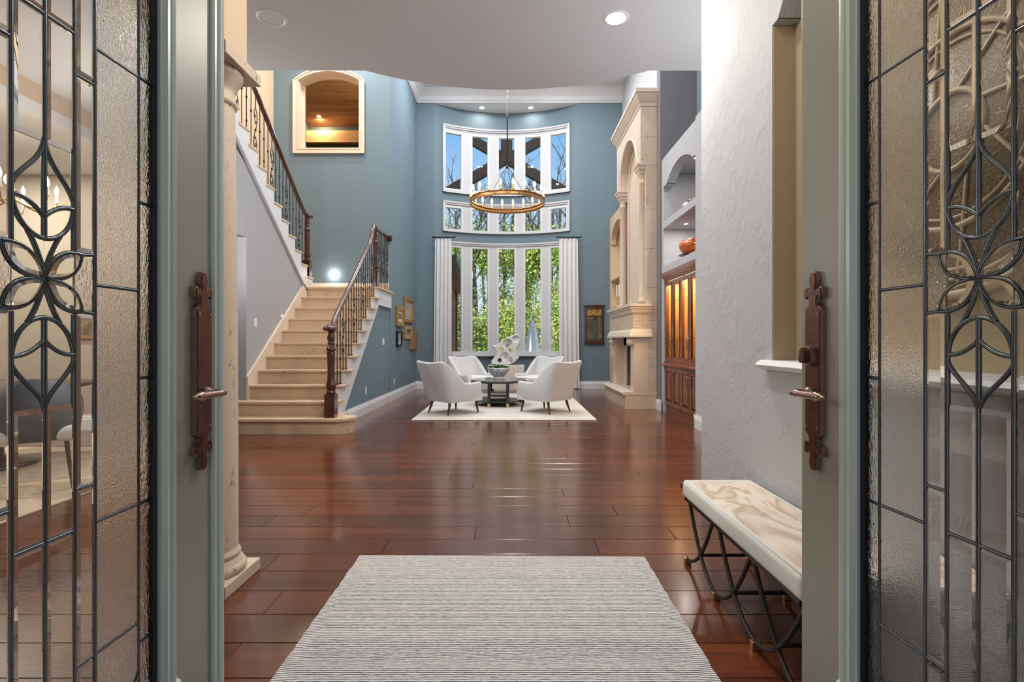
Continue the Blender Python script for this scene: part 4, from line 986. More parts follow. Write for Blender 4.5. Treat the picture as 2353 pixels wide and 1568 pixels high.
def armchair(name, label, loc, ang):
    """local: faces +y"""
    root = thing(name, label, 'armchair', (*loc, .014), ang, 'white armchairs around the coffee table')
    w, fy, by, th, rc = .35, .30, -.31, .075, .10
    # plan of the outer wrap, from the right arm front round the back to the left arm front
    path = [(w, fy - i * (fy - by - rc) / 10) for i in range(11)]
    path += [(w - rc + rc * math.cos(a), by + rc - rc * math.sin(a)) for a in [pi / 2 * i / 5 for i in range(1, 6)]]
    path += [(w - rc - i * (2 * (w - rc)) / 10, by) for i in range(1, 11)]
    path += [(-w + rc - rc * math.sin(a), by + rc - rc * math.cos(a)) for a in [pi / 2 * i / 5 for i in range(1, 6)]]
    path += [(-w, by + rc + i * (fy - by - rc) / 10) for i in range(1, 11)]
    n = len(path); cl = [0]
    for a, b in zip(path, path[1:]): cl.append(cl[-1] + math.dist(a, b))
    vs = []; K = 9
    def sm(t): t = max(0, min(1, t)); return t * t * (3 - 2 * t)
    for i, (x, y) in enumerate(path):
        p, q = path[max(0, i - 1)], path[min(n - 1, i + 1)]
        dx, dy = q[0] - p[0], q[1] - p[1]; l = math.hypot(dx, dy); nx_, ny_ = dy / l, -dx / l     # outward
        if (nx_ * x + ny_ * (y + .05)) < 0: nx_, ny_ = -nx_, -ny_
        t = 1 - sm((y - by - .02) / .30)                                   # 1 at the back, 0 at the arms
        zt = .485 + .335 * t - .012 * math.cos(pi * x / w) * t             # dip in the middle of the back
        if t < .02: zt += .012 * sm((y - .05) / .25)
        lean = .17 * t; ta = th * (1 - .15 * t)
        for k in range(K):
            if k == 0: u, z, o = 0, .195, -.03
            elif k == 1: u, z, o = 0, .22, -.012
            elif k == 2: u, z, o = 0, .34, .0
            elif k == 3: u, z, o = 0, zt - .03, .012
            elif k == 4: u, z, o = .15, zt - .006, .008
            elif k == 5: u, z, o = .5, zt, 0
            elif k == 6: u, z, o = .85, zt - .006, 0
            elif k == 7: u, z, o = 1, zt - .03, 0
            else: u, z, o = 1, .24, 0
            off = o - u * ta; ln = lean * max(0, (z - .30)) / .52
            vs.append((x + nx_ * off, y + ny_ * off - ln, z))
    fs = [(i * K + k, i * K + k + 1, (i + 1) * K + k + 1, (i + 1) * K + k) for i in range(n - 1) for k in range(K - 1)]
    fs += [tuple(range(K)), tuple((n - 1) * K + k for k in range(K - 1, -1, -1))]
    MB().add(vs, fs, True).build('shell', 'upholstery', root, True)
    MB().prism([(-.31, -.25), (.31, -.25), (.345, .29), (.335, .345), (-.335, .345), (-.345, .29)], .195, .335, 'Z').build('seat_base', 'upholstery', root, True)
    m = MB(); bm = bmesh.new(); bmesh.ops.create_cube(bm, size=1)
    for v in bm.verts: v.co = Vector((v.co.x * .56, v.co.y * .60 + .06, v.co.z * .11 + .385))
    bmesh.ops.bevel(bm, geom=bm.edges[:], offset=.035, segments=4, affect='EDGES', profile=.5); m.bm(bm, True)
    m.build('seat_cushion', 'seat_white', root, True)
    for x, y, ox, oy in ((.25, .28, .03, .02), (-.25, .28, -.03, .02), (.22, -.22, .03, -.06), (-.22, -.22, -.03, -.06)):
        MB().tube([(x, y, .21), (x + ox * .3, y + oy * .3, .12), (x + ox, y + oy, 0)], [.024, .02, .012], 10).build('leg', 'walnut', root, True)
    return root
armchair('armchair', 'white armchair nearest the stairs, seen from behind on the ivory rug', (-.95, 8.30), -pi / 4)
armchair('armchair', 'white armchair nearest the fireplace, seen from behind on the ivory rug', (.56, 8.42), pi / 4)
armchair('armchair', 'white armchair facing the entry, in front of the curtain by the picture wall', (-.76, 10.42), -2.45)
armchair('armchair', 'white armchair facing the entry, in front of the curtain by the wall mirror', (.52, 10.42), 2.45)
# coffee table
TX, TY = -.235, 9.32
ct = thing('coffee_table', 'black octagonal coffee table with brass-tipped legs on the ivory rug', 'table', (TX, TY, .014))
octa = lambda r: [(TX + r / math.cos(pi / 8) * math.cos(pi / 8 + pi / 4 * i), TY + r / math.cos(pi / 8) * math.sin(pi / 8 + pi / 4 * i)) for i in range(8)]
MB().prism(octa(.475), .452, .470, 'Z').build('table_top', 'table_top', ct)
MB().prism(octa(.477), .425, .452, 'Z').build('apron', 'table_black', ct)
MB().prism(octa(.39), .085, .105, 'Z').build('lower_shelf', 'table_black', ct)
for x, y in octa(.385):
    l = MB().box(x - .024, x + .024, y - .024, y + .024, .075, .43).build('leg', 'table_black', ct)
    MB().box(x - .025, x + .025, y - .025, y + .025, .014, .075).build('ferrule', 'brass', l)
for i, (w, d, z, h, m) in enumerate(((.17, .13, .105, .03, 'book_black'), (.16, .12, .136, .034, 'book_white'), (.15, .115, .171, .026, 'book_black'), (.14, .11, .198, .036, 'book_white'))):
    b = MB().box(TX - w, TX + w, TY - d, TY + d, z, z + h, .002).build('book', m); tag(b, ['black book at the bottom of the stack under the coffee table', 'thick white book second from the bottom under the coffee table', 'thin black book between two white ones under the coffee table', 'white book on top of the stack under the coffee table'][i], 'book', 'books under the coffee table')
bw_ = thing('porcelain_bowl', 'dark blue and white porcelain bowl planted with succulents on the coffee table', 'planter', (TX, TY - .05, .470))
bc = (TX, TY - .05, .470)
MB().lathe([(.05, .03), (.09, .05), (.145, .095), (.185, .15), (.198, .20), (.192, .202), (.175, .15), (.13, .09), (0, .06)], bc, 36).build('bowl_body', 'porcelain', bw_)
MB().lathe([(.105, 0), (.112, .004), (.100, .035), (.095, .048), (.06, .05)], bc, 30).build('foot', 'porcelain_white', bw_)
MB().lathe([(.199, .195), (.203, .202), (.199, .209), (.188, .206)], bc, 36, cap=False).build('rim', 'porcelain_white', bw_)
MB().lathe([(0, .19), (.18, .178)], bc, 20, cap=False).build('soil', 'bark', bw_)
rl = random.Random(11); fo = MB(); fl = MB()
for i in range(46):
    a, r = rl.random() * 2 * pi, .17 * math.sqrt(rl.random()); px, py, pz = bc[0] + r * math.cos(a), bc[1] + r * math.sin(a), bc[2] + .185 + rl.random() * .03 + .03 * (1 - r / .17)
    for k in range(9):
        t = 2 * pi * k / 9 + rl.random(); L_ = rl.uniform(.03, .055); up = rl.uniform(.3, 1.1); d = Vector((math.cos(t), math.sin(t), up)).normalized(); s = Vector((-math.sin(t), math.cos(t), 0)) * L_ * .28
        p = Vector((px, py, pz)); fo.add([p, p + d * L_ * .55 + s, p + d * L_, p + d * L_ * .55 - s], [(0, 1, 2, 3)])
    if i % 5 == 0: fl.sphere((px, py, pz + .05), .011, 8, 6)
tag(fo.build('foliage', 'leaf_green', bw_), kind='stuff'); fl.build('blossoms', 'porcelain_white', bw_)
# pedestal with sculpture
pd = thing('pedestal', 'low off-white box pedestal below the window', 'pedestal', (-.13, 12.35, 0))
MB().box(-.555, .285, 12.10, 12.55, .0, .585, .006).build('body', 'pedestal_white', pd)
MB().box(-.545, .275, 12.11, 12.54, .001, .03).build('plinth', 'white_trim', pd)
# sculpture: organic outline, thick, with round holes cut through it
OUT = [(290, 400), (340, 398), (390, 372), (440, 330), (495, 298), (550, 270), (610, 235), (665, 214), (720, 224), (752, 290), (752, 370), (718, 430), (700, 490), (708, 545), (742, 602), (700, 632), (660, 668), (600, 700), (560, 715), (430, 718), (285, 705), (272, 660), (310, 610), (350, 566), (356, 505), (330, 450)]
ks = 12.3 / F / 7.128
sx = lambda a: (1090 + a / 7.128 - 1176.5) * 12.3 / F
sz = lambda b: .587 + (718 - b) * ks
bm = bmesh.new()
vf = [bm.verts.new((sx(a), 12.22, sz(b))) for a, b in OUT]; f_ = bm.faces.new(vf)
r_ = bmesh.ops.extrude_face_region(bm, geom=[f_]); ev = [v for v in r_['geom'] if isinstance(v, bmesh.types.BMVert)]
for v in ev: v.co.y += .24
cxs = sum(v.co.x for v in vf) / len(vf); czs = sum(v.co.z for v in vf) / len(vf)
bmesh.ops.recalc_face_normals(bm, faces=bm.faces)
me = bpy.data.meshes.new('tmp'); bm.to_mesh(me); bm.free()
so_ = bpy.data.objects.new('tmp_sculpture', me); COL.objects.link(so_)
md = so_.modifiers.new('b', 'BEVEL'); md.width = .05; md.segments = 4; md.limit_method = 'ANGLE'; md.angle_limit = .9
cut = MB()
for a, b, r, y in ((445, 462, 34, None), (600, 482, 40, None), (415, 642, 36, None), (605, 650, 20, None), (515, 570, 13, None), (575, 318, 20, None), (540, 400, 30, None), (540, 365, 80, .75), (680, 292, 66, .8), (500, 575, 85, 1.0), (585, 635, 60, .95)):
    R = r * ks
    if y is None: cut.lathe([(R * 1.25, 12.1), (R * .9, 12.30), (R, 12.6)], (sx(a), 0, sz(b)), 20, axis='Y')
    else: cut.sphere((sx(a), 12.22 - R * (y - .45), sz(b)), R * 1.05, 20, 14)
cuts_o = []
def bool_cut(obj, mbs):
    cm = mbs.mesh('cut', None); c_ = bpy.data.objects.new('tmp_cut', cm); COL.objects.link(c_); m = obj.modifiers.new('c', 'BOOLEAN'); m.operation = 'DIFFERENCE'; m.object = c_; m.solver = 'EXACT'; m.use_self = True; return c_
co_ = bool_cut(so_, cut)
dg = bpy.context.evaluated_depsgraph_get(); dg.update()
fm = bpy.data.meshes.new_from_object(so_.evaluated_get(dg))
bpy.data.objects.remove(so_); bpy.data.objects.remove(co_)
fm.materials.clear(); fm.materials.append(MATS['sculpture_white'])
scu = bpy.data.objects.new('abstract_sculpture', fm); COL.objects.link(scu); tag(scu, 'white abstract sculpture pierced with round holes on the pedestal', 'sculpture')
# curtains and rods
for sd, xa, xb, lab in ((-1, -1.845, -1.44, 'white floor-length curtain on the side of the picture wall'), (1, 1.125, 1.575, 'white floor-length curtain on the side of the wall mirror')):
    cu = thing('curtain', lab, 'curtain', ((xa + xb) / 2, 12.5, 0), 0, 'window curtains')
    nf = 64; nzz = 14; front = []
    for j in range(nzz + 1):
        z = .015 + (3.60 - .015) * j / nzz; k = 1 - j / nzz
        for i in range(nf + 1):
            t = i / nf; sp = 1 + .10 * k * (1 if True else 0)
            x = (xa + xb) / 2 + (t - .5) * (xb - xa) * sp + .02 * sd * k
            y = 12.50 - .25 * abs(((x + .13) / 1.75)) * 0 + .035 * math.sin(t * 2 * pi * 4.5 + .5 * math.sin(3 * k)) * (.7 + .4 * k)
            front.append((x, y, z))
    m = nf + 1
    vs = front + [(x, y + .006, z) for x, y, z in front]; o_ = len(front)
    fs = []
    for j in range(nzz):
        for i in range(nf):
            a = j * m + i; fs += [(a, a + 1, a + m + 1, a + m), (o_ + a, o_ + a + m, o_ + a + m + 1, o_ + a + 1)]
    MB().add(vs, fs, True).build('cloth', 'curtain', cu)
    ro = thing('curtain_rod', 'black rod with finials holding the ' + ('picture-wall' if sd < 0 else 'mirror-side') + ' curtain', 'curtain rod', ((xa + xb) / 2, 12.5, 3.635), 0, 'curtain rods')
    MB().tube([(xa - .03, 12.5, 3.635), (xb + .05, 12.5, 3.635)], .014, 10).build('rod', 'black_metal', ro)
    for x in (xa - .045, xb + .065): MB().sphere((x, 12.5, 3.635), .024, 10, 8).build('finial', 'black_metal', ro)
    for i in range(7):
        x = xa + .02 + i * (xb - xa - .04) / 6; MB().tube([(x, 12.5 + .024 * math.cos(t), 3.628 + .024 * math.sin(t)) for t in [2 * pi * k / 12 for k in range(12)]], .004, 6, closed=True).build('ring', 'black_metal', ro)
    MB().box((xa if sd < 0 else xb) - .012, (xa if sd < 0 else xb) + .012, 12.5, 12.6, 3.625, 3.645).build('bracket', 'black_metal', ro)
# ================================================================== CHANDELIER
HX, HY, HZ, HR = -.085, 9.45, 3.66, .675
ch = thing('ring_chandelier', 'round brass-toned ring chandelier with candle bulbs above the coffee table', 'chandelier', (HX, HY, HZ))
MB().lathe([(HR, -.045), (HR, .045), (HR - .014, .045), (HR - .014, -.045), (HR, -.045)], (HX, HY, HZ), 64, cap=False).build('ring', 'gold_ring', ch)
MB().lathe([(HR + .006, .033), (HR + .006, .045), (HR - .03, .045), (HR - .03, .033), (HR + .006, .033)], (HX, HY, HZ), 64, cap=False).build('ring_flange', 'gold_ring', ch)
NB = 20
for i in range(NB):
    a = 2 * pi * (i + .5) / NB; x, y = HX + (HR - .007) * math.cos(a), HY + (HR - .007) * math.sin(a)
    c_ = MB().lathe([(.018, .045), (.022, .05), (.022, .06), (.013, .065), (.013, .13), (.015, .135)], (x, y, HZ), 10).build('candle_cup', 'brass', ch)
    MB().lathe([(.009, .13), (.016, .15), (.019, .175), (.014, .205), (.004, .235), (0, .24)], (x, y, HZ), 10).build('bulb', 'bulb', c_)
    MB().box(-.008, .008, -.004, .004, -.02, .0).xf(lambda u, v, w, a=a: (HX + (HR + .003) * math.cos(a + pi / NB) - u * math.sin(a), HY + (HR + .003) * math.sin(a + pi / NB) + u * math.cos(a), HZ + w)).build('rivet', 'brass', ch)
hub = 4.32
MB().lathe([(0, -.05), (.03, -.045), (.035, -.02), (.02, .0), (.012, .03), (.008, .05)], (HX, HY, hub), 12).build('hub', 'black_metal', ch)
for i in range(4):
    a = pi / 4 + pi / 2 * i
    MB().tube([(HX + .02 * math.cos(a), HY + .02 * math.sin(a), hub - .02), (HX + (HR - .007) * math.cos(a), HY + (HR - .007) * math.sin(a), HZ + .04)], .006, 6).build('stay', 'steel', ch)
MB().tube([(HX, HY, hub + .03), (HX, HY, 5.2)], .012, 8).build('stem', 'black_metal', ch)
m = MB(); z = 5.22; i = 0
while z < 7.2:
    q = [(.014 * math.cos(t), .03 * math.sin(t)) for t in [2 * pi * k / 10 for k in range(10)]]
    m.tube([(HX + (u if i % 2 else 0), HY + (0 if i % 2 else u), z + w) for u, w in q], .004, 5, closed=True); z += .05; i += 1
m.build('chain', 'steel', ch)
MB().lathe([(0, 7.19), (.06, 7.20), (.07, 7.24)], (HX, HY, 0), 16).build('canopy', 'black_metal', ch)
# ================================================================== WALL MIRROR, PICTURES, SWITCHES
mi = thing('wall_mirror', 'tall mahogany wall mirror with a gilt landscape panel on top', 'mirror', (1.98, 12.6, 1.08))
def fr2(mb, x0, x1, z0, z1, y0, y1, s): return mb.box(x0, x0 + s, y0, y1, z0, z1, .003).box(x1 - s, x1, y0, y1, z0, z1, .003).box(x0 + s, x1 - s, y0, y1, z0, z0 + s, .003).box(x0 + s, x1 - s, y0, y1, z1 - s, z1, .003)
fr2(MB(), 1.75, 2.21, 1.105, 1.985, 12.56, 12.598, .055).box(1.80, 2.16, 12.562, 12.598, 1.72, 1.765).build('frame', 'mahogany_dark', mi)
MB().box(1.725, 2.235, 12.545, 12.598, 1.985, 2.02, .006).build('cornice', 'mahogany_dark', mi); MB().box(1.735, 2.225, 12.55, 12.598, 1.075, 1.105, .006).build('base', 'mahogany_dark', mi)
MB().box(1.80, 2.16, 12.582, 12.59, 1.155, 1.725).build('glass', 'mirror_glass', mi); MB().box(1.80, 2.16, 12.582, 12.59, 1.76, 1.935).build('painted_panel', 'gilt_landscape', mi)
WX = -2.31
def picture(px0, px1, py0, py1, fm_, canvas, label, fw=.05, dep=.035, matw=0.0):
    """hangs on the long blue wall; placed by its two vertical edges and its height there"""
    ya_, yb_ = -WX * F / (1176.5 - px0), -WX * F / (1176.5 - px1)
    ym = (ya_ + yb_) / 2; z1, z0 = H + (784 - py0) * ym / F, H + (784 - py1) * ym / F
    r = thing('picture', label, 'picture', (WX, ym, z0), 0, 'pictures on the long blue wall')
    f = MB()
    for a, b, c_, d_ in ((ya_, ya_ + fw, z0, z1), (yb_ - fw, yb_, z0, z1), (ya_ + fw, yb_ - fw, z0, z0 + fw), (ya_ + fw, yb_ - fw, z1 - fw, z1)): f.box(WX + .001, WX + dep, a, b, c_, d_, .006)
    f.build('frame', fm_, r)
    if matw: MB().box(WX + .004, WX + .016, ya_ + fw, yb_ - fw, z0 + fw, z1 - fw).build('mat', 'paper_mat', r)
    MB().box(WX + .002, WX + (.018 if matw else .014), ya_ + fw + matw, yb_ - fw - matw, z0 + fw + matw, z1 - fw - matw).build('canvas', canvas, r)
picture(908.5, 924, 704, 750, 'gilt', 'canvas_dark', 'small gilt framed picture with a white mat', .09, .05, .06)
picture(926, 946, 685, 742, 'gilt', 'canvas_ships', 'tall gilt framed painting of dark ships, highest of the wall group', .07, .05)
picture(928.5, 943.5, 749, 779, 'gilt_pale', 'canvas_red', 'bright gold framed small portrait just under the tall painting', .09, .04)
picture(909.5, 920.5, 761, 797, 'black_metal', 'canvas_blue', 'narrow black framed picture, lowest of the wall group', .05, .04, .02)
picture(921, 927, 760, 776, 'oak_frame', 'canvas_dark', 'tiny oak framed picture wedged beside the black framed one', .04, .03)
ya_, yb_ = -WX * F / (1176.5 - 940), -WX * F / (1176.5 - 956)
dw_ = thing('driftwood_panel', 'rough brown wooden plank relief hung nearest the corner', 'wall art', (WX, 12, 1.0), 0)
for i in range(5):
    y0 = ya_ + (yb_ - ya_) * i / 5; h0 = .02 * ((i * 7) % 3)
    MB().box(WX + .003, WX + .03 + .008 * (i % 2), y0 + .004, y0 + (yb_ - ya_) / 5 - .004, .965 - h0, 1.345 + h0, .004).xf(lambda x, y, z: (x, y + (z - 1.15) * .25, z)).build('plank', 'oak_frame', dw_)
def plate(name, label, x, y, z, w, h, axis, sw=1, cat='light switch'):
    """axis: outward normal, 'x+' or so"""
    r = thing(name, label, cat, (x, y, z))
    m = MB().box(0, .006, -w / 2, w / 2, -h / 2, h / 2, .002).xf(lambda a, b, c_: (x + a, y + b, z + c_)); m.build('plate', 'plate_white', r)
    for i in range(sw):
        o = (i - (sw - 1) / 2) * .046
        if cat == 'light switch': MB().box(.005, .010, -.016, .016, -.033, .033, .002).xf(lambda a, b, c_, o=o: (x + a, y + b + o, z + c_)).build('rocker', 'white_trim', r)
        else:
            for q in (.019, -.019): MB().box(.005, .008, -.014, .014, -.013, .013, .002).xf(lambda a, b, c_, q=q: (x + a, y + b, z + c_ + q)).build('socket', 'white_trim', r)
Yw = lambda X, px: -X * F / (1176.5 - px)
y = Yw(-3.5, 587); plate('light_switch', 'white light switch on the grey wall beside the stairs', -3.5, y, H + (784 - 742) * y / F, .075, .12, 'x+')
y = Yw(-2.32, 880.5); plate('light_switch', 'double white light switch on the blue stair panel', -2.32, y, H + (784 - 786) * y / F, .12, .12, 'x+', 2)
y = Yw(-2.32, 840.5); plate('wall_outlet', 'white outlet low on the blue stair panel', -2.32, y, H + (784 - 898) * y / F, .07, .115, 'x+', cat='outlet')
y = Yw(-2.31, 905.5); plate('wall_outlet', 'white outlet low on the picture wall', -2.31, y, H + (784 - 877) * y / F, .07, .115, 'x+', cat='outlet')
y = Yw(-3.5, 648); o = MB().lathe([(0, 0.016), (.03, .016), (.036, .01), (.038, 0)], (-3.5, y, H + (784 - 728) * y / F), 18, axis='X').build('doorbell_chime', 'plate_white'); tag(o, 'small round white device on the grey wall above the stair skirt', 'wall device')
# step light on the landing wall
o = thing('step_light', 'small bright wall light low on the blue landing wall', 'wall light', (-3.37, 9.9, 2.40))
MB().lathe([(.05, 0), (.055, -.006), (.045, -.012), (.04, -.01)], (-3.37, 9.9, 2.41), 18, axis='Y', cap=False).build('trim_ring', 'plate_white', o)
MB().lathe([(0, -.010), (.038, -.009), (.04, -.004)], (-3.37, 9.9, 2.41), 18, axis='Y', cap=False).build('lens', 'can_glow', o)
lamp('step_glow', (-3.37, 9.86, 2.41), 3, .05, (1, .97, .92), 'POINT', parent=o)
# ================================================================== CANDELABRA
ca = thing('candelabra', 'two-armed brass candelabra with white candles on the mantel', 'candelabra', (2.06, 10.15, 1.78))
cx_, cy_ = 2.06, 10.15
MB().lathe([(0, 0), (.05, 0), (.045, .015), (.015, .03), (.012, .08), (.018, .10), (.01, .115), (.008, .15), (0, .155)], (cx_, cy_, 1.782), 14).build('base', 'brass', ca)
for q in (1, -1):
    MB().tube(bez((cx_, cy_, 1.90), (cx_, cy_ + q * .09, 1.88), (cx_, cy_ + q * .10, 1.94), (cx_, cy_ + q * .10, 2.0), 10), .006, 8).build('arm', 'brass', ca)
    MB().lathe([(.022, 2.0), (.024, 2.006), (.014, 2.012), (.014, 2.03)], (cx_, cy_ + q * .10, 0), 12).build('cup', 'brass', ca)
    MB().lathe([(.010, 2.02), (.009, 2.24), (.004, 2.246), (0, 2.248)], (cx_, cy_ + q * .10, 0), 10).build('candle', 'candle', ca)
# ================================================================== BENCH
BX0, BX1, BY0, BY1 = .885, 1.245, 1.60, 2.72
be = thing('entry_bench', 'upholstered bench with a marbled hide top on curved iron legs', 'bench', (1.06, 2.16, 0))
bm = bmesh.new(); bmesh.ops.create_cube(bm, size=1)
for v in bm.verts: v.co = Vector(((BX0 + BX1) / 2 + v.co.x * (BX1 - BX0), (BY0 + BY1) / 2 + v.co.y * (BY1 - BY0), .386 + v.co.z * .085))
bmesh.ops.bevel(bm, geom=bm.edges[:], offset=.022, segments=4, affect='EDGES', profile=.55)
MB().bm(bm, True).build('cushion', 'bench_side', be)
bm = bmesh.new(); bmesh.ops.create_grid(bm, x_segments=16, y_segments=30, size=.5)
for v in bm.verts:
    a, b = v.co.x * 2, v.co.y * 2; v.co = Vector(((BX0 + BX1) / 2 + v.co.x * (BX1 - BX0 - .035), (BY0 + BY1) / 2 + v.co.y * (BY1 - BY0 - .035), .427 + .010 * (1 - a ** 6) * (1 - b ** 6)))
tpm = MB().bm(bm, True); tpm.build('top_panel', 'painted_hide', be)
pr = [(BX0 + .012, BY0 + .012), (BX1 - .012, BY0 + .012), (BX1 - .012, BY1 - .012), (BX0 + .012, BY1 - .012)]
for z, q in ((.4245, 0), (.349, 0)): MB().tube([(x, y, z) for x, y in pr for _ in (0,)], .0045, 6, closed=True).build('piping', 'bench_side', be)
MB().box(BX0 + .012, BX0 + .032, BY0 + .01, BY1 - .01, .325, .343).box(BX1 - .032, BX1 - .012, BY0 + .01, BY1 - .01, .325, .343).box(BX0 + .012, BX1 - .012, BY1 - .03, BY1 - .01, .325, .343).box(BX0 + .012, BX1 - .012, BY0 + .01, BY0 + .03, .325, .343).build('seat_frame', 'iron', be)
feet = [2.70, 2.325, 1.95, 1.62]
for X in (BX0 + .022, BX1 - .022):
    for i, fy in enumerate(feet):
        lo_, hi_ = max(fy - .34, BY0 + .02), min(fy + .34, BY1 - .02)
        def u(y): return .028 + .305 * ((y - fy) / .34) ** 2 if abs(y - fy) < .34 else .333
        ys = [lo_ + (hi_ - lo_) * k / 22 for k in range(23)] if i else [lo_ + (fy - lo_) * k / 14 for k in range(15)]
        MB().tube([(X, y, min(.333, u(y))) for y in ys], .0085, 8).build('leg_arch', 'iron', be)
        MB().box(X - .016, X + .016, fy - .012, fy + .012, .0, .03, .002).build('foot', 'brass', be)
for yy in (2.53, 2.15, 1.78): MB().tube([(BX0 + .022, yy, .112), (BX1 - .022, yy, .112)], .0075, 8).build('cross_bar', 'iron', be)
MB().box(BX0 - .004, BX0 + .02, BY1 - .004, BY1 + .012, .385, .41, .002).build('corner_clip', 'bronze', be)
# ================================================================== CARVED MEDALLION IN THE FOYER NICHE
me_ = thing('carved_medallion', 'round carved lattice medallion in the niche behind the entry glass', 'wall art', (1.372, 1.62, 1.2))
mc = (1.376, 1.62, 1.80)
MB().lathe([(0, -.012), (.50, -.012), (.50, 0), (0, 0)], mc, 48, axis='X').build('lattice', 'carved_panel', me_)
for r, w in ((.51, .016), (.46, .006), (.43, .006), (.30, .010), (.27, .005), (.12, .010)):
    MB().tube([(mc[0] - .014, mc[1] + r * math.cos(t), mc[2] + r * math.sin(t)) for t in [2 * pi * k / 48 for k in range(48)]], w, 8, closed=True).build('ring', 'medallion_trim', me_)
for k in range(8):
    t = 2 * pi * (k + .3) / 8
    MB().tube([(mc[0] - .014, mc[1] + .12 * math.cos(t), mc[2] + .12 * math.sin(t)), (mc[0] - .014, mc[1] + .50 * math.cos(t + .5), mc[2] + .50 * math.sin(t + .5))], .007, 6).build('rib', 'medallion_trim', me_)
# ================================================================== RECESSED LIGHTS
def can(loc, label, power, r=.075, col=(1, .94, .86), up=False, spread=None, group='recessed ceiling lights', nolamp=False):
    x, y, z = loc
    o = thing('recessed_light', label, 'ceiling light', loc, 0, group)
    MB().lathe([(r, -.004), (r + .012, -.007), (r + .022, -.003), (r + .024, 0.0)], loc, 28, cap=False).build('trim_ring', 'white_trim', o)
    MB().lathe([(0, -.003), (r, -.0035)], loc, 24, cap=False).build('lens', 'can_glow', o)
    if power: lamp('downlight', (x, y, z - .012), power, r * 2, col, spread=spread, parent=o)
    return o
can((.79, 3.96, ZC), 'bright recessed downlight in the grey soffit', 26, .075)
sp_ = thing('ceiling_speaker', 'round white ceiling speaker in the grey soffit', 'speaker', (-1.82, 3.96, ZC))
MB().lathe([(.085, -.004), (.10, -.010), (.112, -.004), (.115, 0)], (-1.82, 3.96, ZC), 32, cap=False).build('trim_ring', 'white_trim', sp_)
MB().lathe([(.002, -.004), (.086, -.003)], (-1.82, 3.96, ZC), 28).build('grille', 'grille', sp_)
can((-.74, 12.82, 6.883), 'recessed bay light nearer the picture wall', 2.5, .06, group='bay ceiling lights'); can((.46, 12.82, 6.883), 'recessed bay light nearer the fireplace', 2.5, .06, group='bay ceiling lights')
GL = 34
for i, (x, y) in enumerate(((-1.3, 6.3), (1.1, 6.3), (-1.3, 8.4), (1.1, 8.4), (-1.3, 11.0), (1.1, 11.0))):  # out-of-view downlights added to raise the room's brightness
    can((x, y, 7.239), 'added unseen great room light ' + ['over the foot of the stairs', 'over the floor before the cabinet', 'above the armchair nearest the stairs', 'above the armchair nearest the fireplace', 'near the picture wall and bow window', 'near the fireplace and bow window'][i], GL, .09, (.94, .97, 1.0), group='added great room lights')
can((-3.9, 7.6, 7.239), 'added unseen light high above the stairs', 36, .09, (1, .90, .76)); can((-3.0, 9.2, 7.239), 'added unseen light above the stair landing', 30, .09, (1, .97, .93))  # both out of view, added to brighten the stairs and landing
can((0, 1.3, 3.949), 'added unseen light over the entry, nearer the doors', 9, .09, group='entry lights'); can((0, 2.7, 3.949), 'added unseen light over the entry, nearer the hall', 12, .09, group='entry lights')  # both out of view, added as fill for the entry
can((-6.4, 3.6, 3.299), 'added unseen light in the room behind the glass, mid ceiling', 40, .09, (1, .93, .84), group='side room lights'); can((-6.0, 5.8, 3.299), 'added unseen light in the room behind the glass, near its far wall', 30, .09, (1, .93, .84), group='side room lights')  # both out of view, added to brighten what shows through the glass
can((2.74, 7.78, 3.879), 'small spotlight in the niche ceiling above the teapot', 2.5, .03, group='niche lights'); can((2.70, 8.1, 2.969), 'small spotlight under the niche shelf above the orange bowl', 2.5, .03, group='niche lights')
o = can((-4.75, 12.86, 6.668), 'recessed light in the loft ceiling behind the arched window', 20, .05, (1, .85, .65), group='loft light')
lamp('loft_fill', (-3.3, 10.6, 6.95), 40, .08, (1, .86, .68), 'POINT', parent=o)  # extra lamp out of view, added to brighten the loft boards
def sconce(x, y, z, dy, dx, label, power):  # hidden wall lamps added to brighten the soffit
    s = thing('added_sconce', label, 'added lamp', (x, y, z), 0, 'added hall uplights')
    MB().box(x - .03 - abs(dy) * .03, x + .03 + abs(dy) * .03, y - .03 - abs(dx) * .03, y + .03 + abs(dx) * .03, z - .12, z + .08, .006).build('back_plate', 'iron', s)
    MB().lathe([(.0, z + .02), (.03, z + .03), (.06, z + .10), (.09, z + .15), (.085, z + .15), (.055, z + .10), (0, z + .05)], (x + dx * .12, y + dy * .12, 0), 18).build('cup', 'seat_white', s)
    MB().tube([(x, y, z - .02), (x + dx * .12, y + dy * .12, z - .03), (x + dx * .12, y + dy * .12, z + .03)], .008, 8).build('arm', 'iron', s)
    MB().sphere((x + dx * .12, y + dy * .12, z + .13), .03, 12, 8).build('bulb', 'bulb', s)
    lamp('sconce_fill', (x + dx * .12, y + dy * .12, z + .2), power, .05, (.97, .98, 1.0), 'POINT', parent=s)
sconce(2.0, 3.53, 2.0, 1, 0, 'added unseen uplight on the passage wall behind the entry', 30)
sconce(-3.47, 5.67, 2.0, 0, 1, 'added unseen uplight on the wall end near the stairs', 30)
# cove ring on the entry ceiling
cv = thing('ceiling_cove_ring', 'round stepped plaster ring on the entry ceiling', 'ceiling moulding', (0, 1.9, 3.95))
for r, z, w in ((1.15, 3.935, .035), (1.05, 3.925, .03), (.93, 3.935, .022)):
    MB().tube([(r * math.cos(t), 1.95 + r * math.sin(t), z) for t in [2 * pi * k / 56 for k in range(56)]], w, 8, closed=True).build('ring', 'white_trim', cv)
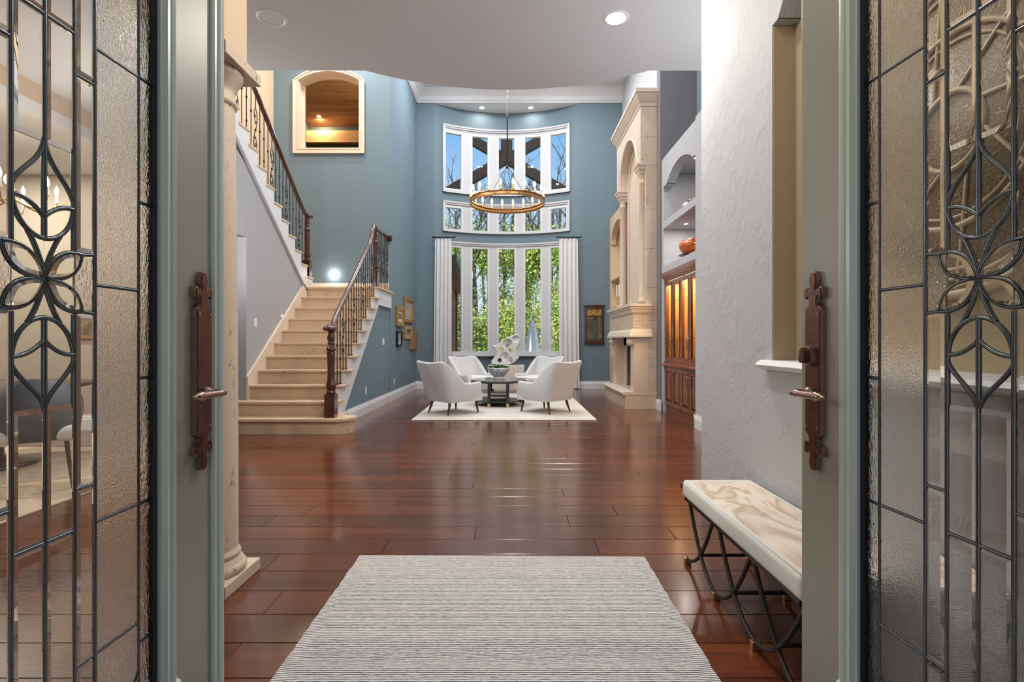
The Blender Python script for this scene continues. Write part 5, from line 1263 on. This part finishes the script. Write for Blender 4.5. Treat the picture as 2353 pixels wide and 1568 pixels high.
# ================================================================== SIDE ROOM FURNITURE (seen through the glass)
def shell_chair(label, loc, ang):
    r = thing('shell_chair', label, 'chair', (*loc, 0), ang, 'shell chairs in the side room')
    bm = bmesh.new(); bmesh.ops.create_cube(bm, size=1)
    for v in bm.verts: v.co = Vector((v.co.x * .52, v.co.y * .50, v.co.z * .12 + .44))
    bmesh.ops.bevel(bm, geom=bm.edges[:], offset=.045, segments=4, affect='EDGES', profile=.5)
    MB().bm(bm, True).build('seat', 'seat_white', r, True)
    vs = []; n = 18
    for i in range(n + 1):
        a = pi * (.0 + i / n); x, y = .30 * math.cos(a), -.30 * math.sin(a) + .0; t = math.sin(a); zt = .60 + .27 * t ** .8
        vs += [(x * .93, y * .93, .40), (x, y, .55), (x * 1.03, y * 1.06, zt), (x * .96, y * .99, zt), (x * .9, y * .9, .55), (x * .84, y * .84, .42)]
    fs = [(i * 6 + k, i * 6 + (k + 1) % 6, (i + 1) * 6 + (k + 1) % 6, (i + 1) * 6 + k) for i in range(n) for k in range(6)] + [(0, 1, 2, 3, 4, 5), tuple(n * 6 + k for k in range(5, -1, -1))]
    sh = MB().add(vs, fs, True).build('back_shell', 'chair_shell_dark', r, True)
    m2 = MB(); vs = []
    for i in range(n + 1):
        a = pi * (.08 + .84 * i / n); t = math.sin(a); zt = .58 + .27 * t ** .8
        vs += [(.25 * math.cos(a), -.25 * math.sin(a), .45), (.262 * math.cos(a), -.265 * math.sin(a), zt), (.24 * math.cos(a), -.24 * math.sin(a), zt - .01), (.22 * math.cos(a), -.22 * math.sin(a), .46)]
    m2.add(vs, [(i * 4 + k, i * 4 + (k + 1) % 4, (i + 1) * 4 + (k + 1) % 4, (i + 1) * 4 + k) for i in range(n) for k in range(4)], True).build('back_pad', 'seat_white', sh, True)
    for x, y in ((.2, .18), (-.2, .18), (.19, -.18), (-.19, -.18)): MB().tube([(x, y, .40), (x * 1.2, y * 1.2, 0)], [.018, .011], 8).build('leg', 'walnut', r, True)
shell_chair('white and dark grey shell chair seen through the clear leaded glass', (-3.72, 4.05), .75)
shell_chair('white and dark grey shell chair at the picture edge behind the leaded glass', (-4.7, 3.75), .1)
o = MB().box(-6.6, -3.2, 2.9, 5.6, .0005, .012, .003).build('side_room_rug', 'tan_rug'); tag(o, 'tan rug under the shell chairs in the side room', 'rug')
dt = thing('dining_table', 'round dark pedestal table in the side room behind the glass', 'table', (-4.75, 4.75, .012))
MB().lathe([(0, .72), (.72, .72), (.75, .735), (.75, .75), (.72, .76), (0, .76)], (-4.75, 4.75, 0), 40).build('table_top', 'walnut', dt)
MB().lathe([(.34, .012), (.36, .03), (.30, .05), (.10, .10), (.08, .3), (.09, .6), (.16, .70), (.2, .72)], (-4.75, 4.75, 0), 24).build('pedestal', 'walnut', dt)
sc2 = thing('candle_chandelier', 'small brass candle chandelier added in the side room behind the glass', 'chandelier', (-4.5, 4.7, 2.45))  # guessed from warm glints in the door glass, added for brightness
for i in range(6):
    a = 2 * pi * i / 6; x, y = -4.5 + .32 * math.cos(a), 4.7 + .32 * math.sin(a)
    q = MB().tube(bez((-4.5, 4.7, 2.45), (-4.5 + .2 * math.cos(a), 4.7 + .2 * math.sin(a), 2.30), (x, y, 2.32), (x, y, 2.46), 10), .010, 8).build('arm', 'brass', sc2)
    MB().lathe([(.02, 2.46), (.02, 2.47), (.011, 2.475), (.011, 2.54)], (x, y, 0), 10).build('candle_cup', 'candle', q)
    MB().lathe([(.008, 2.54), (.016, 2.565), (.012, 2.60), (0, 2.63)], (x, y, 0), 10).build('bulb', 'bulb', q)
MB().lathe([(0, 2.36), (.03, 2.39), (.04, 2.45), (.02, 2.52), (.008, 2.56), (.008, 3.3)], (-4.5, 4.7, 0), 14).build('stem', 'brass', sc2)
lamp('candle_glow', (-4.5, 4.7, 2.6), 24, .06, (1, .86, .68), 'POINT', parent=sc2)
el = thing('added_lantern', 'added unseen lantern under the entry ceiling ring', 'lantern', (0, 1.95, 2.85))  # hangs out of view, added to light the soffit and entry
for i in range(6):
    a = 2 * pi * i / 6; MB().tube([(.10 * math.cos(a), 1.95 + .10 * math.sin(a), 2.86), (.15 * math.cos(a), 1.95 + .15 * math.sin(a), 3.22)], .006, 6).build('rib', 'iron', el)
MB().lathe([(0, 2.84), (.10, 2.845), (.11, 2.86), (.10, 2.87)], (0, 1.95, 0), 6).build('base', 'iron', el)
MB().lathe([(.155, 3.21), (.16, 3.23), (.08, 3.32), (.02, 3.36), (.008, 3.38), (.008, 3.95)], (0, 1.95, 0), 12, cap=False).build('top_cap', 'iron', el)
MB().sphere((0, 1.95, 3.02), .05, 14, 10).build('bulb', 'bulb', el)
lamp('lantern_fill', (0, 1.95, 3.02), 18, .07, (.97, .98, 1.0), 'POINT', parent=el)
pc = thing('framed_print', 'framed print on the taupe wall behind the glass', 'picture', (-5.35, 6.75, 1.3))
fr2(MB(), -5.62, -5.12, 1.18, 1.78, 6.715, 6.748, .04).build('frame', 'oak_frame', pc); MB().box(-5.58, -5.16, 6.73, 6.74, 1.22, 1.74).build('print', 'canvas_dark', pc)
# ================================================================== OUTSIDE
gx = MB(); vs = []; nxg, nyg = 26, 26
for j in range(nyg + 1):
    for i in range(nxg + 1):
        x = -40 + 80 * i / nxg; y = 13.6 + 62 * j / nyg
        z = -.25 + min(14, max(0, (y - 20))) * .20 + .5 * math.sin(x * .35 + y * .2) * min(1, max(0, (y - 18) / 8))
        vs.append((x, y, z))
gx.add(vs, [(j * (nxg + 1) + i, j * (nxg + 1) + i + 1, (j + 1) * (nxg + 1) + i + 1, (j + 1) * (nxg + 1) + i) for j in range(nyg) for i in range(nxg)], True)
struct('ground_lawn', gx, 'grass', 'green sloping lawn rising to the wood outside', 'lawn')
gz = lambda x, y: -.25 + min(14, max(0, (y - 20))) * .20 + .5 * math.sin(x * .35 + y * .2) * min(1, max(0, (y - 18) / 8))
vs = [(x, y, gz(x, y) + .25) for y in (31, 33, 35.5) for x in [-12 + 24 * i / 24 for i in range(25)]]
o = MB().add(vs, [(j * 25 + i, j * 25 + i + 1, (j + 1) * 25 + i + 1, (j + 1) * 25 + i) for j in range(2) for i in range(24)], True).build('gravel_drive', 'pond_pale'); o['kind'] = 'structure'; tag(o, 'pale gravel drive crossing the slope beyond the lawn', 'driveway')
struct('patio', MB().box(-8, 8, 13.4, 20, -.3, -.18), 'pedestal_white', 'pale patio outside the bow window', 'patio')
tr = thing('timber_truss', 'dark timber gable truss outside the top windows', 'truss', (-.17, 16.5, -.18))
def beam(p, q, w, d, name):
    p, q = Vector(p), Vector(q); u = (q - p).normalized(); s = Vector((-u.z, 0, u.x)) * w / 2
    vs = [p + s, q + s, q - s, p - s]; vs = [(v.x, 16.5 - d / 2, v.z) for v in vs] + [(v.x, 16.5 + d / 2, v.z) for v in vs]
    MB().add(vs, [(0, 1, 2, 3), (7, 6, 5, 4)] + [(i, (i + 1) % 4, 4 + (i + 1) % 4, 4 + i) for i in range(4)]).build(name, 'timber', tr)
KX = -.17; kz = 6.92
for q in (1, -1):
    beam((KX, 16.5, kz), (KX + q * 2.75, 16.5, kz - 1.60), .30, .24, 'rafter')
    beam((KX, 16.5, kz - .05), (KX + q * 1.30, 16.5, kz + .70), .28, .22, 'brace')
    MB().box(KX + q * 2.70 - .13, KX + q * 2.70 + .13, 16.37, 16.63, -.18, kz - 1.5).build('post', 'timber', tr)
beam((KX, 16.5, kz - .15), (KX, 16.5, 7.9), .36, .26, 'king_post')
# closed patio umbrella
um = thing('patio_umbrella', 'closed pale patio umbrella outside the window', 'umbrella', (.72, 18.5, -.18))
ux, uy = .72, 18.5
MB().tube([(ux, uy, -.1), (ux, uy, 1.86)], .022, 8).build('pole', 'gutter', um)
n = 24; vs = []
for j, (z, r) in enumerate(((1.83, .02), (1.72, .07), (1.62, .10), (1.2, .16), (.7, .22), (.3, .25))):
    for i in range(n): vs.append((ux + r * (1 + .28 * math.cos(6 * 2 * pi * i / n)) * math.cos(2 * pi * i / n), uy + r * (1 + .28 * math.cos(6 * 2 * pi * i / n)) * math.sin(2 * pi * i / n), z))
MB().add(vs, [(j * n + i, j * n + (i + 1) % n, (j + 1) * n + (i + 1) % n, (j + 1) * n + i) for j in range(5) for i in range(n)], True).build('folded_canopy', 'umbrella_fabric', um)
n = 12; vs = [(ux, uy, 1.95)] + [(ux + (.15 if i % 2 else .09) * math.cos(2 * pi * i / n), uy + (.15 if i % 2 else .09) * math.sin(2 * pi * i / n), 1.66) for i in range(n)]
MB().add(vs, [(0, 1 + i, 1 + (i + 1) % n) for i in range(n)]).build('top_vent', 'umbrella_fabric', um)
MB().lathe([(.25, -.18), (.25, -.12), (.05, -.10), (.05, 0)], (ux, uy, 0), 20).build('base', 'gutter', um)
# house wing seen in the first tall window
hwg = thing('house_wing', 'brown sided house wing with eave and gutter outside the window', 'house', (-2.6, 17, -.18))
MB().box(-4.5, -1.93, 14.6, 17.8, -.18, 2.9).build('wall', 'siding_wood', hwg)
for i in range(24): MB().box(-1.94, -1.905, 14.6, 17.72, -.18 + i * .122, -.18 + i * .122 + .112, .004).build('siding_board', 'siding_wood', hwg)
MB().box(-1.99, -1.86, 17.68, 17.84, -.18, 2.9).build('corner_board', 'siding', hwg)
MB().prism([(13.9, 3.36), (18.2, 2.90), (18.2, 2.78), (13.9, 3.24)], -4.6, -1.58, 'X').build('roof', 'siding_wood', hwg)
MB().prism([(13.9, 3.46), (18.3, 2.98), (18.3, 2.84), (13.9, 3.30)], -1.60, -1.48, 'X').build('gutter', 'gutter', hwg)
# trees
def tree(name, label, x, y, h, seed, leafm, leaves, leafsize=.1, low=.3, ztop=6.4, cat='tree', rad=None):
    r = random.Random(seed); z0 = gz(x, y) - .05
    root = thing(name, label, cat, (x, y, z0), 0, 'trees outside the windows' if cat == 'tree' else 'shrubs outside the windows')
    wood_ = MB(); tips = []
    def grow(p, d, L_, rad, lev):
        pts = [p]; q = p; dd = d; ns = 5 if lev == 0 else 3
        for i in range(ns):
            dd = (dd + Vector((r.uniform(-1, 1), r.uniform(-1, 1), r.uniform(-.1, .5))) * (.07 if lev == 0 else .2)).normalized(); q = q + dd * L_ / ns; pts.append(q)
        wood_.tube(pts, [rad * (1 - .6 * i / ns) for i in range(ns + 1)], 6 if lev < 2 else 3)
        if lev >= 1: tips.extend(pts[1:])
        if lev < 4:
            for k in range((9, 5, 3, 2)[lev]):
                t = r.uniform(low, 1) if lev == 0 else r.uniform(.25, 1); i = min(ns - 1, int(t * ns)); b = pts[i].lerp(pts[i + 1], t * ns - i)
                a = r.uniform(0, 2 * pi); nd = (dd * r.uniform(.4, 1.0) + Vector((math.cos(a), math.sin(a), r.uniform(.1, .7))) * r.uniform(.5, 1)).normalized()
                grow(b, nd, L_ * r.uniform(.30, .46), rad * (.40 if lev == 0 else .5), lev + 1)
    grow(Vector((x, y, z0)), Vector((r.uniform(-.05, .05), 0, 1)).normalized(), h, rad or h * .012 + .02, 0)
    wood_.build('trunk', 'bark', root)
    m = MB(); n = 0
    while n < leaves:
        t = r.choice(tips); p = t + Vector((r.gauss(0, .35), r.gauss(0, .35), r.gauss(0, .35)))
        zlim = H + (ztop - H) * y / 28
        if p.z > zlim + r.gauss(0, .5):
            n += .35; continue
        s = leafsize * r.uniform(.6, 1.3); n += 1
        a = Vector((r.uniform(-1, 1), r.uniform(-1, 1), r.uniform(-1, 1))).normalized(); b = a.orthogonal().normalized() * s; c_ = a.cross(b).normalized() * s * .6
        m.add([p - b, p + c_, p + b, p - c_], [(0, 1, 2, 3)])
    if m.v: tag(m.build('foliage', leafm, root), kind='stuff')
TR = [(-6.2, 26, 8.0, 'leaf_b', 1500), (-3.0, 30, 8.2, 'leaf_a', 2600), (-1.75, 27, 8.0, 'leaf_b', 1700), (-.45, 32, 8.6, 'leaf_c', 2600), (.35, 28, 7.6, 'leaf_a', 2000), (1.75, 26.5, 7.0, 'leaf_a', 2600), (2.5, 33, 8.2, 'leaf_b', 2000), (3.6, 28, 8.4, 'leaf_b', 500), (-4.6, 38, 8.0, 'leaf_a', 2400), (1.2, 40, 8.4, 'leaf_b', 2400), (5.4, 38, 8.0, 'leaf_c', 1200), (-2.2, 42, 8.6, 'leaf_c', 2200), (-.95, 30, 8.0, 'leaf_a', 900), (.9, 31, 8.4, 'leaf_b', 900), (-2.45, 33, 8.6, 'leaf_b', 900), (3.0, 36, 8.4, 'leaf_a', 1600)]
NM = ['leafy tree on the slope beyond the house wing', 'yellow-green tree behind the second tall window', 'darker tree near the second tall window', 'tall pale-leaved tree behind the centre window', 'slim bright green tree between the centre and fourth windows', 'fresh green tree just behind the patio umbrella', 'olive tree behind the fourth window', 'nearly bare tree outside the window by the mirror-side curtain', 'yellow-green tree far up the slope beyond the house wing', 'far green tree up the slope behind the fourth window', 'pale tree far beyond the nearly bare one', 'far pale tree up the slope behind the second window', 'slim trunk at the left of the centre window view', 'slim trunk at the right of the centre window view', 'slim dark trunk in the second tall window view', 'far tree up the slope past the patio umbrella']
for i, (x, y, h, lm, nl) in enumerate(TR): tree('tree', NM[i], x, y, h * .9, 40 + i, lm, nl, leafsize=.10 if y < 31 else .14)
SH = [(-3.3, 23.5), (-2.3, 22.8), (-1.35, 23.6), (-.5, 22.6), (.35, 23.4), (1.25, 22.7), (2.1, 23.6), (2.9, 22.9), (-.9, 27), (.9, 27.5), (-2.6, 27.5), (2.7, 27.2)]
SN = ['low shrub at the foot of the house wing slope', 'low shrub at the near edge under the second tall window view', 'rounded shrub between the second and centre windows', 'low shrub at the near edge under the centre window view', 'shrub left of the patio umbrella', 'low shrub just behind the patio umbrella', 'bushy shrub beyond the umbrella', 'low shrub toward the mirror-side curtain', 'taller shrub up the slope behind the sculpture', 'taller shrub up the slope behind the umbrella', 'taller shrub up the slope past the house wing', 'taller shrub up the slope near the mirror-side curtain']
for i, (x, y) in enumerate(SH):
    tree('shrub', SN[i], x, y, 1.9 if y < 25 else 2.6, 90 + i, ['leaf_a', 'leaf_b', 'leaf_c'][i % 3], 2400, leafsize=.06, low=.05, cat='shrub')
